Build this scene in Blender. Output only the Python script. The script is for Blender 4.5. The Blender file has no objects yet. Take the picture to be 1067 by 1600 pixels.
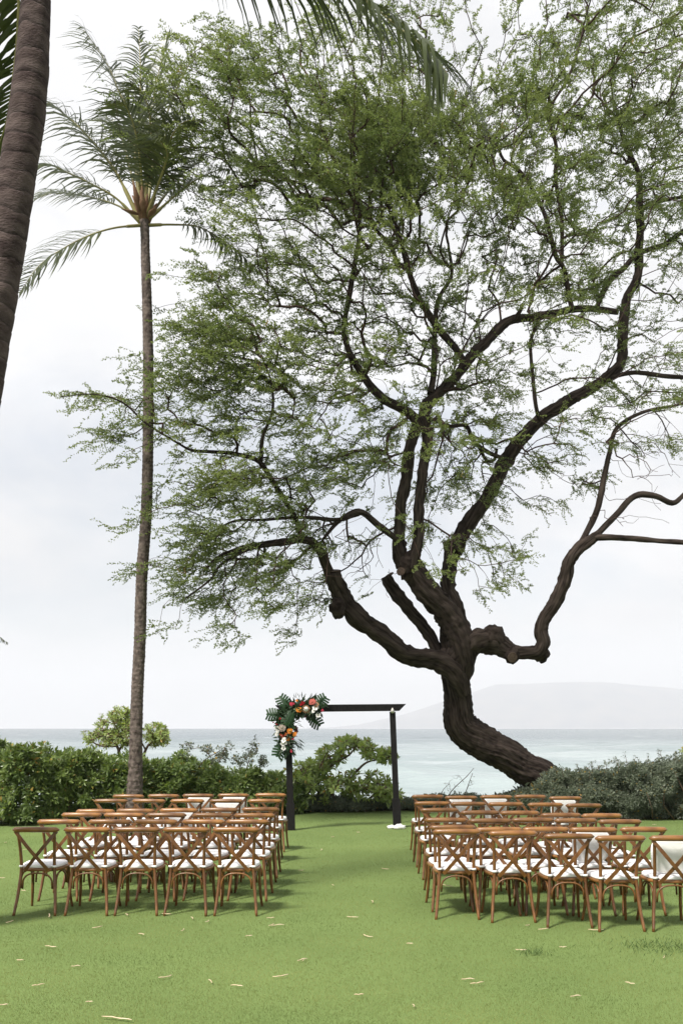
import bpy, math, random
import numpy as np
from mathutils import Vector, Matrix, noise as mnoise

random.seed(11)
rng = np.random.default_rng(11)
sc = bpy.context.scene
C = sc.collection
rad = math.radians

# ------------------------------------------------------------------ camera, sky, sun, exposure
FPX, CX, HY, EYE = 1556.0, 533.5, 1136.0, 1.87     # focal length in photo pixels, centre, horizon, eye height
cam_d = bpy.data.cameras.new('camera')
cam = bpy.data.objects.new('camera', cam_d); C.objects.link(cam)
cam.location = (0, 0, EYE); cam.rotation_euler = (rad(90), 0, 0)
cam_d.sensor_fit = 'VERTICAL'; cam_d.sensor_height = 36.0; cam_d.lens = 36.0 * FPX / 1600
cam_d.shift_y = (HY - 800) / 1600
cam_d.clip_start = 0.1; cam_d.clip_end = 40000
sc.camera = cam

SUN_ELEV, SUN_AZ = rad(52), math.atan2(-0.62, -0.70)          # azimuth measured from +Y towards +X
w = bpy.data.worlds.new('World'); sc.world = w; w.use_nodes = True
nt = w.node_tree; nt.nodes.clear()
out = nt.nodes.new('ShaderNodeOutputWorld'); bg = nt.nodes.new('ShaderNodeBackground')
sky = nt.nodes.new('ShaderNodeTexSky'); sky.sky_type = 'NISHITA'; sky.sun_disc = False
sky.sun_elevation = SUN_ELEV; sky.sun_rotation = SUN_AZ; sky.ozone_density = 0.3; sky.dust_density = 1.5
tc = nt.nodes.new('ShaderNodeTexCoord')
mp = nt.nodes.new('ShaderNodeMapping'); mp.inputs['Scale'].default_value = (1, 1, 2.2); mp.inputs['Location'].default_value = (4.0, 0.2, 1.6)
n1 = nt.nodes.new('ShaderNodeTexNoise'); n1.inputs['Scale'].default_value = 2.4; n1.inputs['Detail'].default_value = 9; n1.inputs['Roughness'].default_value = 0.55
n1.inputs['Distortion'].default_value = 0.3
n2 = nt.nodes.new('ShaderNodeTexNoise'); n2.inputs['Scale'].default_value = 5.0; n2.inputs['Detail'].default_value = 6
r1 = nt.nodes.new('ShaderNodeMapRange'); r1.inputs[1].default_value = 0.38; r1.inputs[2].default_value = 0.52; r1.inputs[3].default_value = 0.60; r1.inputs[4].default_value = 1.0
r2 = nt.nodes.new('ShaderNodeMapRange'); r2.inputs[1].default_value = 0.3; r2.inputs[2].default_value = 0.7; r2.inputs[3].default_value = 6.4; r2.inputs[4].default_value = 7.6
cc = nt.nodes.new('ShaderNodeCombineXYZ')
mulb = nt.nodes.new('ShaderNodeMath'); mulb.operation = 'MULTIPLY'; mulb.inputs[1].default_value = 1.012
mx = nt.nodes.new('ShaderNodeMix'); mx.data_type = 'RGBA'
L = nt.links.new
L(tc.outputs['Generated'], mp.inputs[0]); L(mp.outputs[0], n1.inputs['Vector']); L(mp.outputs[0], n2.inputs['Vector'])
L(n1.outputs['Fac'], r1.inputs[0]); L(n2.outputs['Fac'], r2.inputs[0])
L(r2.outputs[0], cc.inputs[0]); L(r2.outputs[0], cc.inputs[1]); L(r2.outputs[0], mulb.inputs[0]); L(mulb.outputs[0], cc.inputs[2])
L(r1.outputs[0], mx.inputs['Factor']); L(sky.outputs[0], mx.inputs['A']); L(cc.outputs[0], mx.inputs['B'])
L(mx.outputs['Result'], bg.inputs['Color']); bg.inputs['Strength'].default_value = 0.1
L(bg.outputs[0], out.inputs['Surface'])

sun_d = bpy.data.lights.new('sun', 'SUN'); sun_d.energy = 4.8; sun_d.angle = rad(10); sun_d.color = (1.0, 0.95, 0.87)
sun = bpy.data.objects.new('sun', sun_d); C.objects.link(sun)
sd = Vector((math.sin(SUN_AZ) * math.cos(SUN_ELEV), math.cos(SUN_AZ) * math.cos(SUN_ELEV), math.sin(SUN_ELEV)))
sun.rotation_euler = sd.to_track_quat('Z', 'Y').to_euler(); sun.location = (-8, -4, 20)

sc.view_settings.view_transform = 'Standard'; sc.view_settings.look = 'None'
sc.view_settings.exposure = 0.52; sc.view_settings.gamma = 1.0; sc.view_settings.use_curve_mapping = False
cy = sc.cycles
cy.max_bounces = 7; cy.diffuse_bounces = 3; cy.glossy_bounces = 2; cy.transmission_bounces = 4; cy.transparent_max_bounces = 6
cy.volume_bounces = 0; cy.use_denoising = True; cy.sample_clamp_indirect = 6

# ------------------------------------------------------------------ helpers
def P(x, y, Y):
    """point at distance Y that the photograph shows at pixel (x, y)"""
    return np.array(((x - CX) * Y / FPX, Y, EYE - (y - HY) * Y / FPX))

def mesh_np(name, v, f, mats, smooth=False, mi=None):
    v = np.asarray(v, dtype=np.float32).reshape(-1, 3)
    f = np.asarray(f, dtype=np.int32)
    k = f.shape[1]; n = len(f)
    me = bpy.data.meshes.new(name)
    me.vertices.add(len(v)); me.vertices.foreach_set('co', v.ravel())
    me.loops.add(n * k); me.loops.foreach_set('vertex_index', f.ravel())
    me.polygons.add(n)
    me.polygons.foreach_set('loop_start', np.arange(0, n * k, k, dtype=np.int32))
    me.polygons.foreach_set('loop_total', np.full(n, k, dtype=np.int32))
    if smooth: me.polygons.foreach_set('use_smooth', np.ones(n, dtype=bool))
    for m in (mats if isinstance(mats, (list, tuple)) else [mats]): me.materials.append(m)
    if mi is not None: me.polygons.foreach_set('material_index', np.asarray(mi, dtype=np.int32))
    me.update(calc_edges=True)
    return me

class MB:
    """collects shapes for one mesh"""
    def __init__(s): s.v = []; s.f = []; s.m = []
    def add(s, verts, faces, mi=0):
        o = len(s.v); s.v.extend([tuple(float(c) for c in p) for p in verts])
        for fc in faces: s.f.append(tuple(i + o for i in fc)); s.m.append(mi)
    def tube(s, pts, radii, n=8, cap=True, mi=0, flat=None, up=None):
        pts = np.asarray(pts, float); k = len(pts)
        radii = np.broadcast_to(np.asarray(radii, float), (k,))
        v, f = sweep(pts, radii, n, flat=flat, up=up)
        fs = [tuple(q) for q in f]
        if cap:
            fs.append(tuple(range(n - 1, -1, -1))); fs.append(tuple((k - 1) * n + j for j in range(n)))
        s.add(v, fs, mi)
    def box(s, c, d, mi=0, M=None):
        x, y, z = (q / 2 for q in d)
        vs = [Vector((sx * x, sy * y, sz * z)) for sx in (-1, 1) for sy in (-1, 1) for sz in (-1, 1)]
        if M is not None: vs = [M @ q for q in vs]
        s.add([q + Vector(c) for q in vs], [(0, 1, 3, 2), (4, 6, 7, 5), (0, 4, 5, 1), (2, 3, 7, 6), (0, 2, 6, 4), (1, 5, 7, 3)], mi)
    def mesh(s, name, mats, smooth=True):
        me = bpy.data.meshes.new(name); me.from_pydata(s.v, [], s.f)
        for m in (mats if isinstance(mats, (list, tuple)) else [mats]): me.materials.append(m)
        me.polygons.foreach_set('material_index', s.m)
        if smooth: me.polygons.foreach_set('use_smooth', [True] * len(s.f))
        me.update(); return me

def frames(pts, up=None):
    k = len(pts); T = np.gradient(pts, axis=0) if k > 2 else np.repeat((pts[1:] - pts[:1]), k, 0)
    T /= np.linalg.norm(T, axis=1, keepdims=True) + 1e-9
    a = np.array(up if up is not None else ((0, 0, 1) if abs(T[0][2]) < 0.8 else (0, 1, 0)), float)
    N = np.zeros_like(T); n0 = a - T[0] * a.dot(T[0]); N[0] = n0 / (np.linalg.norm(n0) + 1e-9)
    for i in range(1, k):
        b = N[i - 1] - T[i] * N[i - 1].dot(T[i]); N[i] = b / (np.linalg.norm(b) + 1e-9)
    return T, N, np.cross(T, N)

def sweep(pts, radii, n, flat=None, up=None, disp=None):
    T, N, B = frames(pts, up); k = len(pts)
    th = np.arange(n) * 2 * math.pi / n
    rr = np.repeat(radii[:, None], n, 1)
    if disp is not None: rr = rr * disp(np.arange(k)[:, None], th[None, :])
    a = (np.cos(th)[None, :] * rr)[..., None]; b = (np.sin(th)[None, :] * rr)[..., None]
    if flat is not None: a = a * flat
    v = pts[:, None, :] + a * N[:, None, :] + b * B[:, None, :]
    i = np.arange(k - 1)[:, None] * n; j = np.arange(n)[None, :]; j2 = (j + 1) % n
    f = np.stack([i + j, i + j2, i + n + j2, i + n + j], -1).reshape(-1, 4)
    return v.reshape(-1, 3), f

def spline(pts, step=None, n=None):
    """Catmull-Rom through the rows of pts (any number of columns; first three are the position)"""
    p = np.asarray(pts, float); p = np.vstack([2 * p[0] - p[1], p, 2 * p[-1] - p[-2]]); res = []
    for i in range(1, len(p) - 2):
        m = n or max(2, int(np.linalg.norm(p[i + 1][:3] - p[i][:3]) / step))
        t = np.linspace(0, 1, m, endpoint=False)[:, None]
        a, b, c, d = p[i - 1], p[i], p[i + 1], p[i + 2]
        res.append(0.5 * (2 * b + (c - a) * t + (2 * a - 5 * b + 4 * c - d) * t * t + (3 * b - a - 3 * c + d) * t ** 3))
    res.append(p[-2][None, :]); return np.vstack(res)

def link(name, me, parent=None, kind=None, label=None):
    o = bpy.data.objects.new(name, me); C.objects.link(o)
    if parent is not None: o.parent = parent
    if kind: o['kind'] = kind
    if label: o['label'] = label
    return o

def thing(name, label, cat, loc=(0, 0, 0), group=None):
    o = bpy.data.objects.new(name, None); C.objects.link(o); o.location = loc; o.empty_display_size = 0.2
    o['label'] = label; o['category'] = cat
    if group: o['group'] = group
    return o

def norm(a): return a / (np.linalg.norm(a, axis=-1, keepdims=True) + 1e-9)

# ------------------------------------------------------------------ materials
def mat(name, col, rough=0.6, spec=0.4, var=0.0, island=0.0, scale=6.0, col2=None, bump=0.0, bscale=40.0, stretch=(1, 1, 1), trans=0.0, coord='Object', coat=0.0, detail=5.0, tcol=None):
    m = bpy.data.materials.new(name); m.use_nodes = True; t = m.node_tree; ns = t.nodes; lk = t.links.new
    b = ns['Principled BSDF']; b.inputs['Roughness'].default_value = rough; b.inputs['Specular IOR Level'].default_value = spec
    if coat: b.inputs['Coat Weight'].default_value = coat; b.inputs['Coat Roughness'].default_value = 0.25
    co = ns.new('ShaderNodeTexCoord'); mpp = ns.new('ShaderNodeMapping'); mpp.inputs['Scale'].default_value = stretch
    if coord == 'attr':
        an = ns.new('ShaderNodeAttribute'); an.attribute_name = 'bark_co'; lk(an.outputs['Vector'], mpp.inputs[0])
    else: lk(co.outputs[coord], mpp.inputs[0])
    c1 = (*col, 1); c2 = (*(col2 or [c * 0.6 for c in col]), 1)
    src = None
    nz = ns.new('ShaderNodeTexNoise'); nz.inputs['Scale'].default_value = scale; nz.inputs['Detail'].default_value = detail
    lk(mpp.outputs[0], nz.inputs['Vector'])
    mr = ns.new('ShaderNodeMapRange'); mr.inputs[1].default_value = 0.32; mr.inputs[2].default_value = 0.68
    lk(nz.outputs['Fac'], mr.inputs[0]); fac = mr.outputs[0]
    if island:
        ge = ns.new('ShaderNodeNewGeometry'); mm = ns.new('ShaderNodeMix'); mm.data_type = 'FLOAT'
        mm.inputs['Factor'].default_value = island
        lk(fac, mm.inputs['A']); lk(ge.outputs['Random Per Island'], mm.inputs['B']); fac = mm.outputs['Result']
    mc = ns.new('ShaderNodeMix'); mc.data_type = 'RGBA'; mc.inputs['A'].default_value = c2; mc.inputs['B'].default_value = c1
    lk(fac, mc.inputs['Factor']); lk(mc.outputs['Result'], b.inputs['Base Color'])
    if bump:
        nb = ns.new('ShaderNodeTexNoise'); nb.inputs['Scale'].default_value = bscale; nb.inputs['Detail'].default_value = 6
        lk(mpp.outputs[0], nb.inputs['Vector']); bu = ns.new('ShaderNodeBump'); bu.inputs['Strength'].default_value = bump; bu.inputs['Distance'].default_value = 0.02
        lk(nb.outputs['Fac'], bu.inputs['Height']); lk(bu.outputs[0], b.inputs['Normal'])
    if trans:
        tr = ns.new('ShaderNodeBsdfTranslucent'); mxs = ns.new('ShaderNodeMixShader'); mxs.inputs[0].default_value = trans
        if tcol:
            hs = ns.new('ShaderNodeMix'); hs.data_type = 'RGBA'; hs.blend_type = 'MULTIPLY'; hs.inputs['Factor'].default_value = 1
            lk(mc.outputs['Result'], hs.inputs['A']); hs.inputs['B'].default_value = (*tcol, 1); lk(hs.outputs['Result'], tr.inputs['Color'])
        else: lk(mc.outputs['Result'], tr.inputs['Color'])
        lk(b.outputs[0], mxs.inputs[1]); lk(tr.outputs[0], mxs.inputs[2]); lk(mxs.outputs[0], ns['Material Output'].inputs['Surface'])
    return m

M = {}
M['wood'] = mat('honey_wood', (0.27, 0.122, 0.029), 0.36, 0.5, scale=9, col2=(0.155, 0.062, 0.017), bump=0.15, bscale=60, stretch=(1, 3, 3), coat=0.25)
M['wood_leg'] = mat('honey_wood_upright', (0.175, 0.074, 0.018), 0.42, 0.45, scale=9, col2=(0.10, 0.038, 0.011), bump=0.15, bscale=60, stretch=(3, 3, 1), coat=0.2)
for k_ in ('wood', 'wood_leg'):
    t_ = M[k_].node_tree; oi = t_.nodes.new('ShaderNodeObjectInfo'); hv_ = t_.nodes.new('ShaderNodeHueSaturation'); mr_ = t_.nodes.new('ShaderNodeMapRange'); mr_.inputs[3].default_value = .72; mr_.inputs[4].default_value = 1.22
    b_ = t_.nodes['Principled BSDF']; src_ = b_.inputs['Base Color'].links[0].from_socket
    t_.links.new(oi.outputs['Random'], mr_.inputs[0]); t_.links.new(mr_.outputs[0], hv_.inputs['Value']); t_.links.new(src_, hv_.inputs['Color']); t_.links.new(hv_.outputs[0], b_.inputs['Base Color'])
M['cushion'] = mat('white_cotton', (0.80, 0.79, 0.79), 0.9, 0.2, scale=7, col2=(0.74, 0.73, 0.73), bump=0.35, bscale=16)
M['black'] = mat('black_paint', (0.008, 0.0075, 0.0075), 0.7, 0.12, scale=12, col2=(0.014, 0.013, 0.013), bump=0.1, bscale=30, stretch=(4, 4, 1))
M['stone'] = mat('white_stone', (0.78, 0.77, 0.74), 0.9, 0.2, scale=14, col2=(0.6, 0.59, 0.56), bump=0.5, bscale=25)
M['metal'] = mat('pale_metal', (0.6, 0.58, 0.54), 0.5, 0.5)
M['bark'] = mat('furrowed_bark', (0.062, 0.048, 0.040), 0.95, 0.10, scale=10, col2=(0.012, 0.0085, 0.0075), bump=1.0, bscale=18, stretch=(1.5, 1.5, 0.32), detail=10, coord='attr')
M['bark_knot'] = mat('knotted_bark', (0.055, 0.042, 0.035), 0.95, 0.1, scale=9, col2=(0.013, 0.009, 0.008), bump=1.0, bscale=16, detail=9)
M['twig'] = mat('twig_bark', (0.07, 0.045, 0.036), 0.9, 0.15, scale=3, col2=(0.035, 0.023, 0.02))
M['cutwood'] = mat('sawn_wood', (0.10, 0.07, 0.052), 0.9, 0.2, scale=25, col2=(0.045, 0.031, 0.025), bump=0.4)
M['leaf_tree'] = mat('feathery_leaf', (0.238, 0.272, 0.112), 0.5, 0.35, island=0.4, scale=0.7, col2=(0.088, 0.124, 0.052), trans=0.55, tcol=(1.25, 1.3, 0.8))
M['palm_bark'] = mat('palm_bark', (0.155, 0.125, 0.110), 0.9, 0.2, scale=13, col2=(0.045, 0.034, 0.030), bump=1.0, bscale=20, stretch=(1.2, 1.2, 1.0), detail=6)
M['palm_bark_near'] = mat('ringed_palm_bark', (0.098, 0.075, 0.070), 0.92, 0.15, scale=5.0, col2=(0.032, 0.022, 0.021), bump=0.9, bscale=30, stretch=(1, 1, 2.2), detail=11)
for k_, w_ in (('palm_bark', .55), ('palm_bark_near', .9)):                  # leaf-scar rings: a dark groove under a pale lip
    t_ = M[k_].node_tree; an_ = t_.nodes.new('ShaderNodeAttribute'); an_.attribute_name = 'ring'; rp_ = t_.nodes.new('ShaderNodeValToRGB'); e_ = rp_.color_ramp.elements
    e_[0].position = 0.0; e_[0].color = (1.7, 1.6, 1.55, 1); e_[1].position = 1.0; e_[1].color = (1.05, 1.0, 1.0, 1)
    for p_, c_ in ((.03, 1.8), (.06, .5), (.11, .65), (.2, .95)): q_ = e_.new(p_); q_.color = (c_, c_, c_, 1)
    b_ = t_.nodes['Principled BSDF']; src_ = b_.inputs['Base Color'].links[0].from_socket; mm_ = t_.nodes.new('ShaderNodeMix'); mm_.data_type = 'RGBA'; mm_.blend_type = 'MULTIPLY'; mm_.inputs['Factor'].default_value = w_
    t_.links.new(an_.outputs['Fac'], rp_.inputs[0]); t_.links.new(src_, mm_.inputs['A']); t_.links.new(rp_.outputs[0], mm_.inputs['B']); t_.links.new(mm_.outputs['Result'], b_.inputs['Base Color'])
M['frond'] = mat('palm_leaflet', (0.105, 0.122, 0.060), 0.36, 0.55, island=0.6, scale=1.2, col2=(0.032, 0.043, 0.022), trans=0.22, tcol=(1.3, 1.35, 0.6))
M['frond_near'] = mat('near_palm_leaflet', (0.056, 0.072, 0.019), 0.5, 0.2, island=0.6, scale=1.2, col2=(0.022, 0.032, 0.010), trans=0.15, tcol=(1.3, 1.35, 0.6))
M['rachis'] = mat('palm_rib', (0.26, 0.235, 0.085), 0.5, 0.4, scale=3, col2=(0.17, 0.145, 0.055))
M['husk'] = mat('palm_husk', (0.21, 0.125, 0.08), 0.9, 0.2, scale=9, col2=(0.13, 0.07, 0.045), bump=0.5)
M['naupaka'] = mat('glossy_hedge_leaf', (0.190, 0.248, 0.074), 0.34, 0.55, island=0.65, scale=1.3, col2=(0.062, 0.104, 0.032), trans=0.32, tcol=(1.3, 1.3, 0.6))
M['naupaka_pale'] = mat('pale_shrub_leaf', (0.34, 0.415, 0.145), 0.36, 0.5, island=0.65, scale=1.5, col2=(0.14, 0.205, 0.062), trans=0.42, tcol=(1.3, 1.3, 0.6))
M['yellow_leaf'] = mat('yellowing_leaf', (0.38, 0.30, 0.07), 0.5, 0.4, island=0.7, col2=(0.3, 0.17, 0.04), trans=0.3)
M['grey_leaf'] = mat('grey_green_leaf', (0.205, 0.235, 0.160), 0.45, 0.45, island=0.65, scale=1.3, col2=(0.042, 0.062, 0.036), trans=0.25)
M['stem'] = mat('shrub_stem', (0.16, 0.11, 0.075), 0.85, 0.2, scale=8, col2=(0.08, 0.055, 0.04))
M['pod'] = mat('dry_pod', (0.66, 0.55, 0.40), 0.7, 0.3, island=0.4, scale=9, col2=(0.48, 0.35, 0.21))
M['grass'] = mat('grass_blade', (0.300, 0.318, 0.118), 0.6, 0.25, island=0.30, scale=0.9, col2=(0.098, 0.146, 0.042), trans=0.3, tcol=(1.2, 1.2, 0.7))
M['weed'] = mat('weed_blade', (0.12, 0.175, 0.055), 0.6, 0.25, island=0.6, col2=(0.065, 0.11, 0.032), trans=0.25)

def ground_mat():
    m = bpy.data.materials.new('lawn_soil'); m.use_nodes = True; t = m.node_tree; ns = t.nodes; lk = t.links.new
    b = ns['Principled BSDF']; b.inputs['Roughness'].default_value = 0.95; b.inputs['Specular IOR Level'].default_value = 0.1
    co = ns.new('ShaderNodeTexCoord')
    a = ns.new('ShaderNodeTexNoise'); a.inputs['Scale'].default_value = 0.5; a.inputs['Detail'].default_value = 6
    f = ns.new('ShaderNodeTexNoise'); f.inputs['Scale'].default_value = 55; f.inputs['Detail'].default_value = 4
    lk(co.outputs['Object'], a.inputs['Vector']); lk(co.outputs['Object'], f.inputs['Vector'])
    c1 = ns.new('ShaderNodeMix'); c1.data_type = 'RGBA'; c1.inputs['A'].default_value = (0.10, 0.15, 0.047, 1); c1.inputs['B'].default_value = (0.165, 0.225, 0.075, 1)
    ad = ns.new('ShaderNodeMath'); ad.operation = 'MULTIPLY_ADD'; ad.inputs[1].default_value = 0.6; lk(f.outputs['Fac'], ad.inputs[0])
    sb = ns.new('ShaderNodeMath'); sb.operation = 'SUBTRACT'; sb.inputs[1].default_value = 0.25; lk(a.outputs['Fac'], sb.inputs[0]); lk(sb.outputs[0], ad.inputs[2])
    lk(ad.outputs[0], c1.inputs['Factor'])
    # beyond the planted edge: bare soil, then sand
    sep = ns.new('ShaderNodeSeparateXYZ'); lk(co.outputs['Object'], sep.inputs[0])
    off = ns.new('ShaderNodeMath'); off.operation = 'MULTIPLY_ADD'; off.inputs[1].default_value = 1.2; lk(a.outputs['Fac'], off.inputs[0]); lk(sep.outputs['Y'], off.inputs[2])
    ms = ns.new('ShaderNodeMapRange'); ms.inputs[1].default_value = 22.6; ms.inputs[2].default_value = 23.0; lk(off.outputs[0], ms.inputs[0])
    c2 = ns.new('ShaderNodeMix'); c2.data_type = 'RGBA'; c2.inputs['B'].default_value = (0.13, 0.09, 0.06, 1)
    lk(c1.outputs['Result'], c2.inputs['A']); lk(ms.outputs[0], c2.inputs['Factor']); lk(c2.outputs['Result'], b.inputs['Base Color'])
    bu = ns.new('ShaderNodeBump'); bu.inputs['Strength'].default_value = 0.7; bu.inputs['Distance'].default_value = 0.02
    lk(f.outputs['Fac'], bu.inputs['Height']); lk(bu.outputs[0], b.inputs['Normal'])
    return m

def sea_mat():
    m = bpy.data.materials.new('sea_water'); m.use_nodes = True; t = m.node_tree; ns = t.nodes; lk = t.links.new
    b = ns['Principled BSDF']; b.inputs['Roughness'].default_value = 0.22; b.inputs['IOR'].default_value = 1.33
    co = ns.new('ShaderNodeTexCoord')
    mpp = ns.new('ShaderNodeMapping'); mpp.inputs['Scale'].default_value = (0.35, 1, 1); lk(co.outputs['Object'], mpp.inputs[0])
    a = ns.new('ShaderNodeTexNoise'); a.inputs['Scale'].default_value = 0.035; a.inputs['Detail'].default_value = 6; a.inputs['Roughness'].default_value = 0.62
    lk(mpp.outputs[0], a.inputs['Vector'])
    c = ns.new('ShaderNodeMix'); c.data_type = 'RGBA'; c.inputs['A'].default_value = (0.22, 0.275, 0.28, 1); c.inputs['B'].default_value = (0.36, 0.41, 0.415, 1)
    mr = ns.new('ShaderNodeMapRange'); mr.inputs[1].default_value = 0.36; mr.inputs[2].default_value = 0.62; lk(a.outputs['Fac'], mr.inputs[0]); lk(mr.outputs[0], c.inputs['Factor'])
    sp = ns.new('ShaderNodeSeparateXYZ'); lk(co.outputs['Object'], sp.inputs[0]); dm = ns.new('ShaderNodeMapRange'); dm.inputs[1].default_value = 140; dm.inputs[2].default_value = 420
    lk(sp.outputs['Y'], dm.inputs[0]); cd = ns.new('ShaderNodeMix'); cd.data_type = 'RGBA'; cd.inputs['B'].default_value = (0.13, 0.165, 0.18, 1); lk(c.outputs['Result'], cd.inputs['A']); lk(dm.outputs[0], cd.inputs['Factor']); c = cd  # deeper-water tone far out; wave-slope darkening near the horizon is painted in too
    # small white crests
    cr = ns.new('ShaderNodeTexNoise'); cr.inputs['Scale'].default_value = 0.16; cr.inputs['Detail'].default_value = 5; lk(mpp.outputs[0], cr.inputs['Vector'])
    cm = ns.new('ShaderNodeMapRange'); cm.inputs[1].default_value = 0.69; cm.inputs[2].default_value = 0.76; lk(cr.outputs['Fac'], cm.inputs[0])
    c3 = ns.new('ShaderNodeMix'); c3.data_type = 'RGBA'; c3.inputs['B'].default_value = (0.75, 0.78, 0.78, 1); lk(c.outputs['Result'], c3.inputs['A']); lk(cm.outputs[0], c3.inputs['Factor'])
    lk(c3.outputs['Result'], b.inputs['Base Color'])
    w1 = ns.new('ShaderNodeTexNoise'); w1.inputs['Scale'].default_value = 0.55; w1.inputs['Detail'].default_value = 7; w1.inputs['Roughness'].default_value = 0.6; lk(mpp.outputs[0], w1.inputs['Vector'])
    bu = ns.new('ShaderNodeBump'); bu.inputs['Strength'].default_value = 0.9; bu.inputs['Distance'].default_value = 0.5
    lk(w1.outputs['Fac'], bu.inputs['Height']); lk(bu.outputs[0], b.inputs['Normal'])
    return m

# ------------------------------------------------------------------ ground, sea, island, haze
def ground_z(x, y):
    t = np.clip((y - 23.2) / 16.0, 0, 1); z = -4.2 * t * t * (3 - 2 * t)
    return z
ys = np.concatenate([np.linspace(-12, 22, 35), np.linspace(22.6, 44, 34)]); xs = np.linspace(-60, 60, 61)
gx, gy = np.meshgrid(xs, ys); gz = ground_z(gx, gy)
nx, ny = len(xs), len(ys); ii = np.arange(ny - 1)[:, None] * nx + np.arange(nx - 1)[None, :]
gf = np.stack([ii, ii + 1, ii + nx + 1, ii + nx], -1).reshape(-1, 4)
link('lawn', mesh_np('lawn', np.stack([gx, gy, gz], -1), gf, ground_mat(), True), kind='structure')

SEA = -2.6
rows = np.geomspace(34, 3400, 300); cols = np.linspace(-1, 1, 300)
sy = np.repeat(rows[:, None], len(cols), 1); sx = cols[None, :] * (sy * 0.62 + 40)
sz = np.full_like(sx, SEA) - sy ** 2 / 9.0e6
cell = np.maximum(sy * 0.0155, sx[:, 1:2] - sx[:, :1])
wr = np.random.default_rng(5)
for k in range(34):
    lam = 1.6 * 1.13 ** k; ang = rad(90 + wr.normal(0, 26)); kk = 2 * math.pi / lam; ph = wr.uniform(0, 6.28)
    amp = 0.019 * lam ** 0.75 * np.clip((lam / cell - 2.5) / 4, 0, 1)
    arg = kk * (sx * math.cos(ang) + sy * math.sin(ang)) + ph + 0.9 * np.sin(sx * 0.05 + sy * 0.03 + k)
    if lam < 40: sz += amp * (1 - 2 * np.abs(np.sin(arg / 2))) * 1.0
nx, ny = len(cols), len(rows); ii = np.arange(ny - 1)[:, None] * nx + np.arange(nx - 1)[None, :]
sf = np.stack([ii, ii + 1, ii + nx + 1, ii + nx], -1).reshape(-1, 4)
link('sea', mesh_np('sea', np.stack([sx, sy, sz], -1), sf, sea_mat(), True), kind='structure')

YI = 14000.0
prof = np.array([(480, 1140), (560, 1131), (640, 1112), (700, 1092), (740, 1080), (775, 1068), (815, 1066), (851, 1064), (900, 1062), (940, 1063), (992, 1069), (1067, 1076), (1160, 1084), (1300, 1105), (1450, 1140)], float)
u = np.linspace(0, 1, 160); vv = np.linspace(0, 1, 26)
px_ = 480 + u * 970; ridge = (HY - np.interp(px_, prof[:, 0], prof[:, 1])) * YI / FPX
V = []
for j, q in enumerate(vv):
    s = math.sin(math.pi * min(1, q * 1.0) * 0.5) if q < 0.85 else 1 - (q - 0.85) * 3
    for i in range(len(u)):
        X = (px_[i] - CX) * YI / FPX; Y = YI - 2600 + 2600 * q
        h = max(ridge[i], 0) * s + mnoise.fractal(Vector((X * 0.0012, Y * 0.0012, 3)), 1, 2, 5) * 90 * s * (1 - s * 0.8)
        V.append((X * Y / YI, Y, h - 12))
nx, ny = len(u), len(vv); ii = np.arange(ny - 1)[:, None] * nx + np.arange(nx - 1)[None, :]
isl = mat('island_slope', (0.13, 0.12, 0.11), 0.95, 0.1, scale=0.0030, col2=(0.02, 0.04, 0.06), detail=8)
link('island_hills', mesh_np('island_hills', V, np.stack([ii, ii + 1, ii + nx + 1, ii + nx], -1).reshape(-1, 4), isl, True), kind='structure')

hz = MB(); hz.box((0, 7000, 352), (18000, 14400, 740))
hm = bpy.data.materials.new('haze_air'); hm.use_nodes = True; t = hm.node_tree; t.nodes.clear()
ho = t.nodes.new('ShaderNodeOutputMaterial'); hv = t.nodes.new('ShaderNodeVolumePrincipled')
hv.inputs['Color'].default_value = (0.885, 0.915, 0.965, 1); hv.inputs['Density'].default_value = 0.00016; hv.inputs['Anisotropy'].default_value = 0.0
t.links.new(hv.outputs[0], ho.inputs['Volume'])
link('haze', hz.mesh('haze', hm, False), kind='stuff')

# ------------------------------------------------------------------ foliage helpers
def leaves(pos, dirs, nrm, Ls, Ws, fold=0.12, droop=0.0):
    """five-point folded leaves, widest past the middle; returns verts and triangles"""
    d = norm(dirs); s = norm(np.cross(d, nrm)); n = np.cross(s, d)
    Ls = Ls[:, None]; Ws = Ws[:, None]
    mid = pos + d * Ls * 0.58
    b = pos; c = mid - n * Ws * fold; l = mid + s * Ws * 0.5; r = mid - s * Ws * 0.5
    tip = pos + d * Ls - n * Ls * 0.10; tip[:, 2] -= droop * Ls[:, 0]
    v = np.stack([b, l, c, r, tip], 1).reshape(-1, 3)
    o = (np.arange(len(pos)) * 5)[:, None]
    f = np.concatenate([o + np.array([[0, 2, 1]]), o + np.array([[0, 3, 2]]), o + np.array([[1, 2, 4]]), o + np.array([[2, 3, 4]])], 0)
    return v, f

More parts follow.
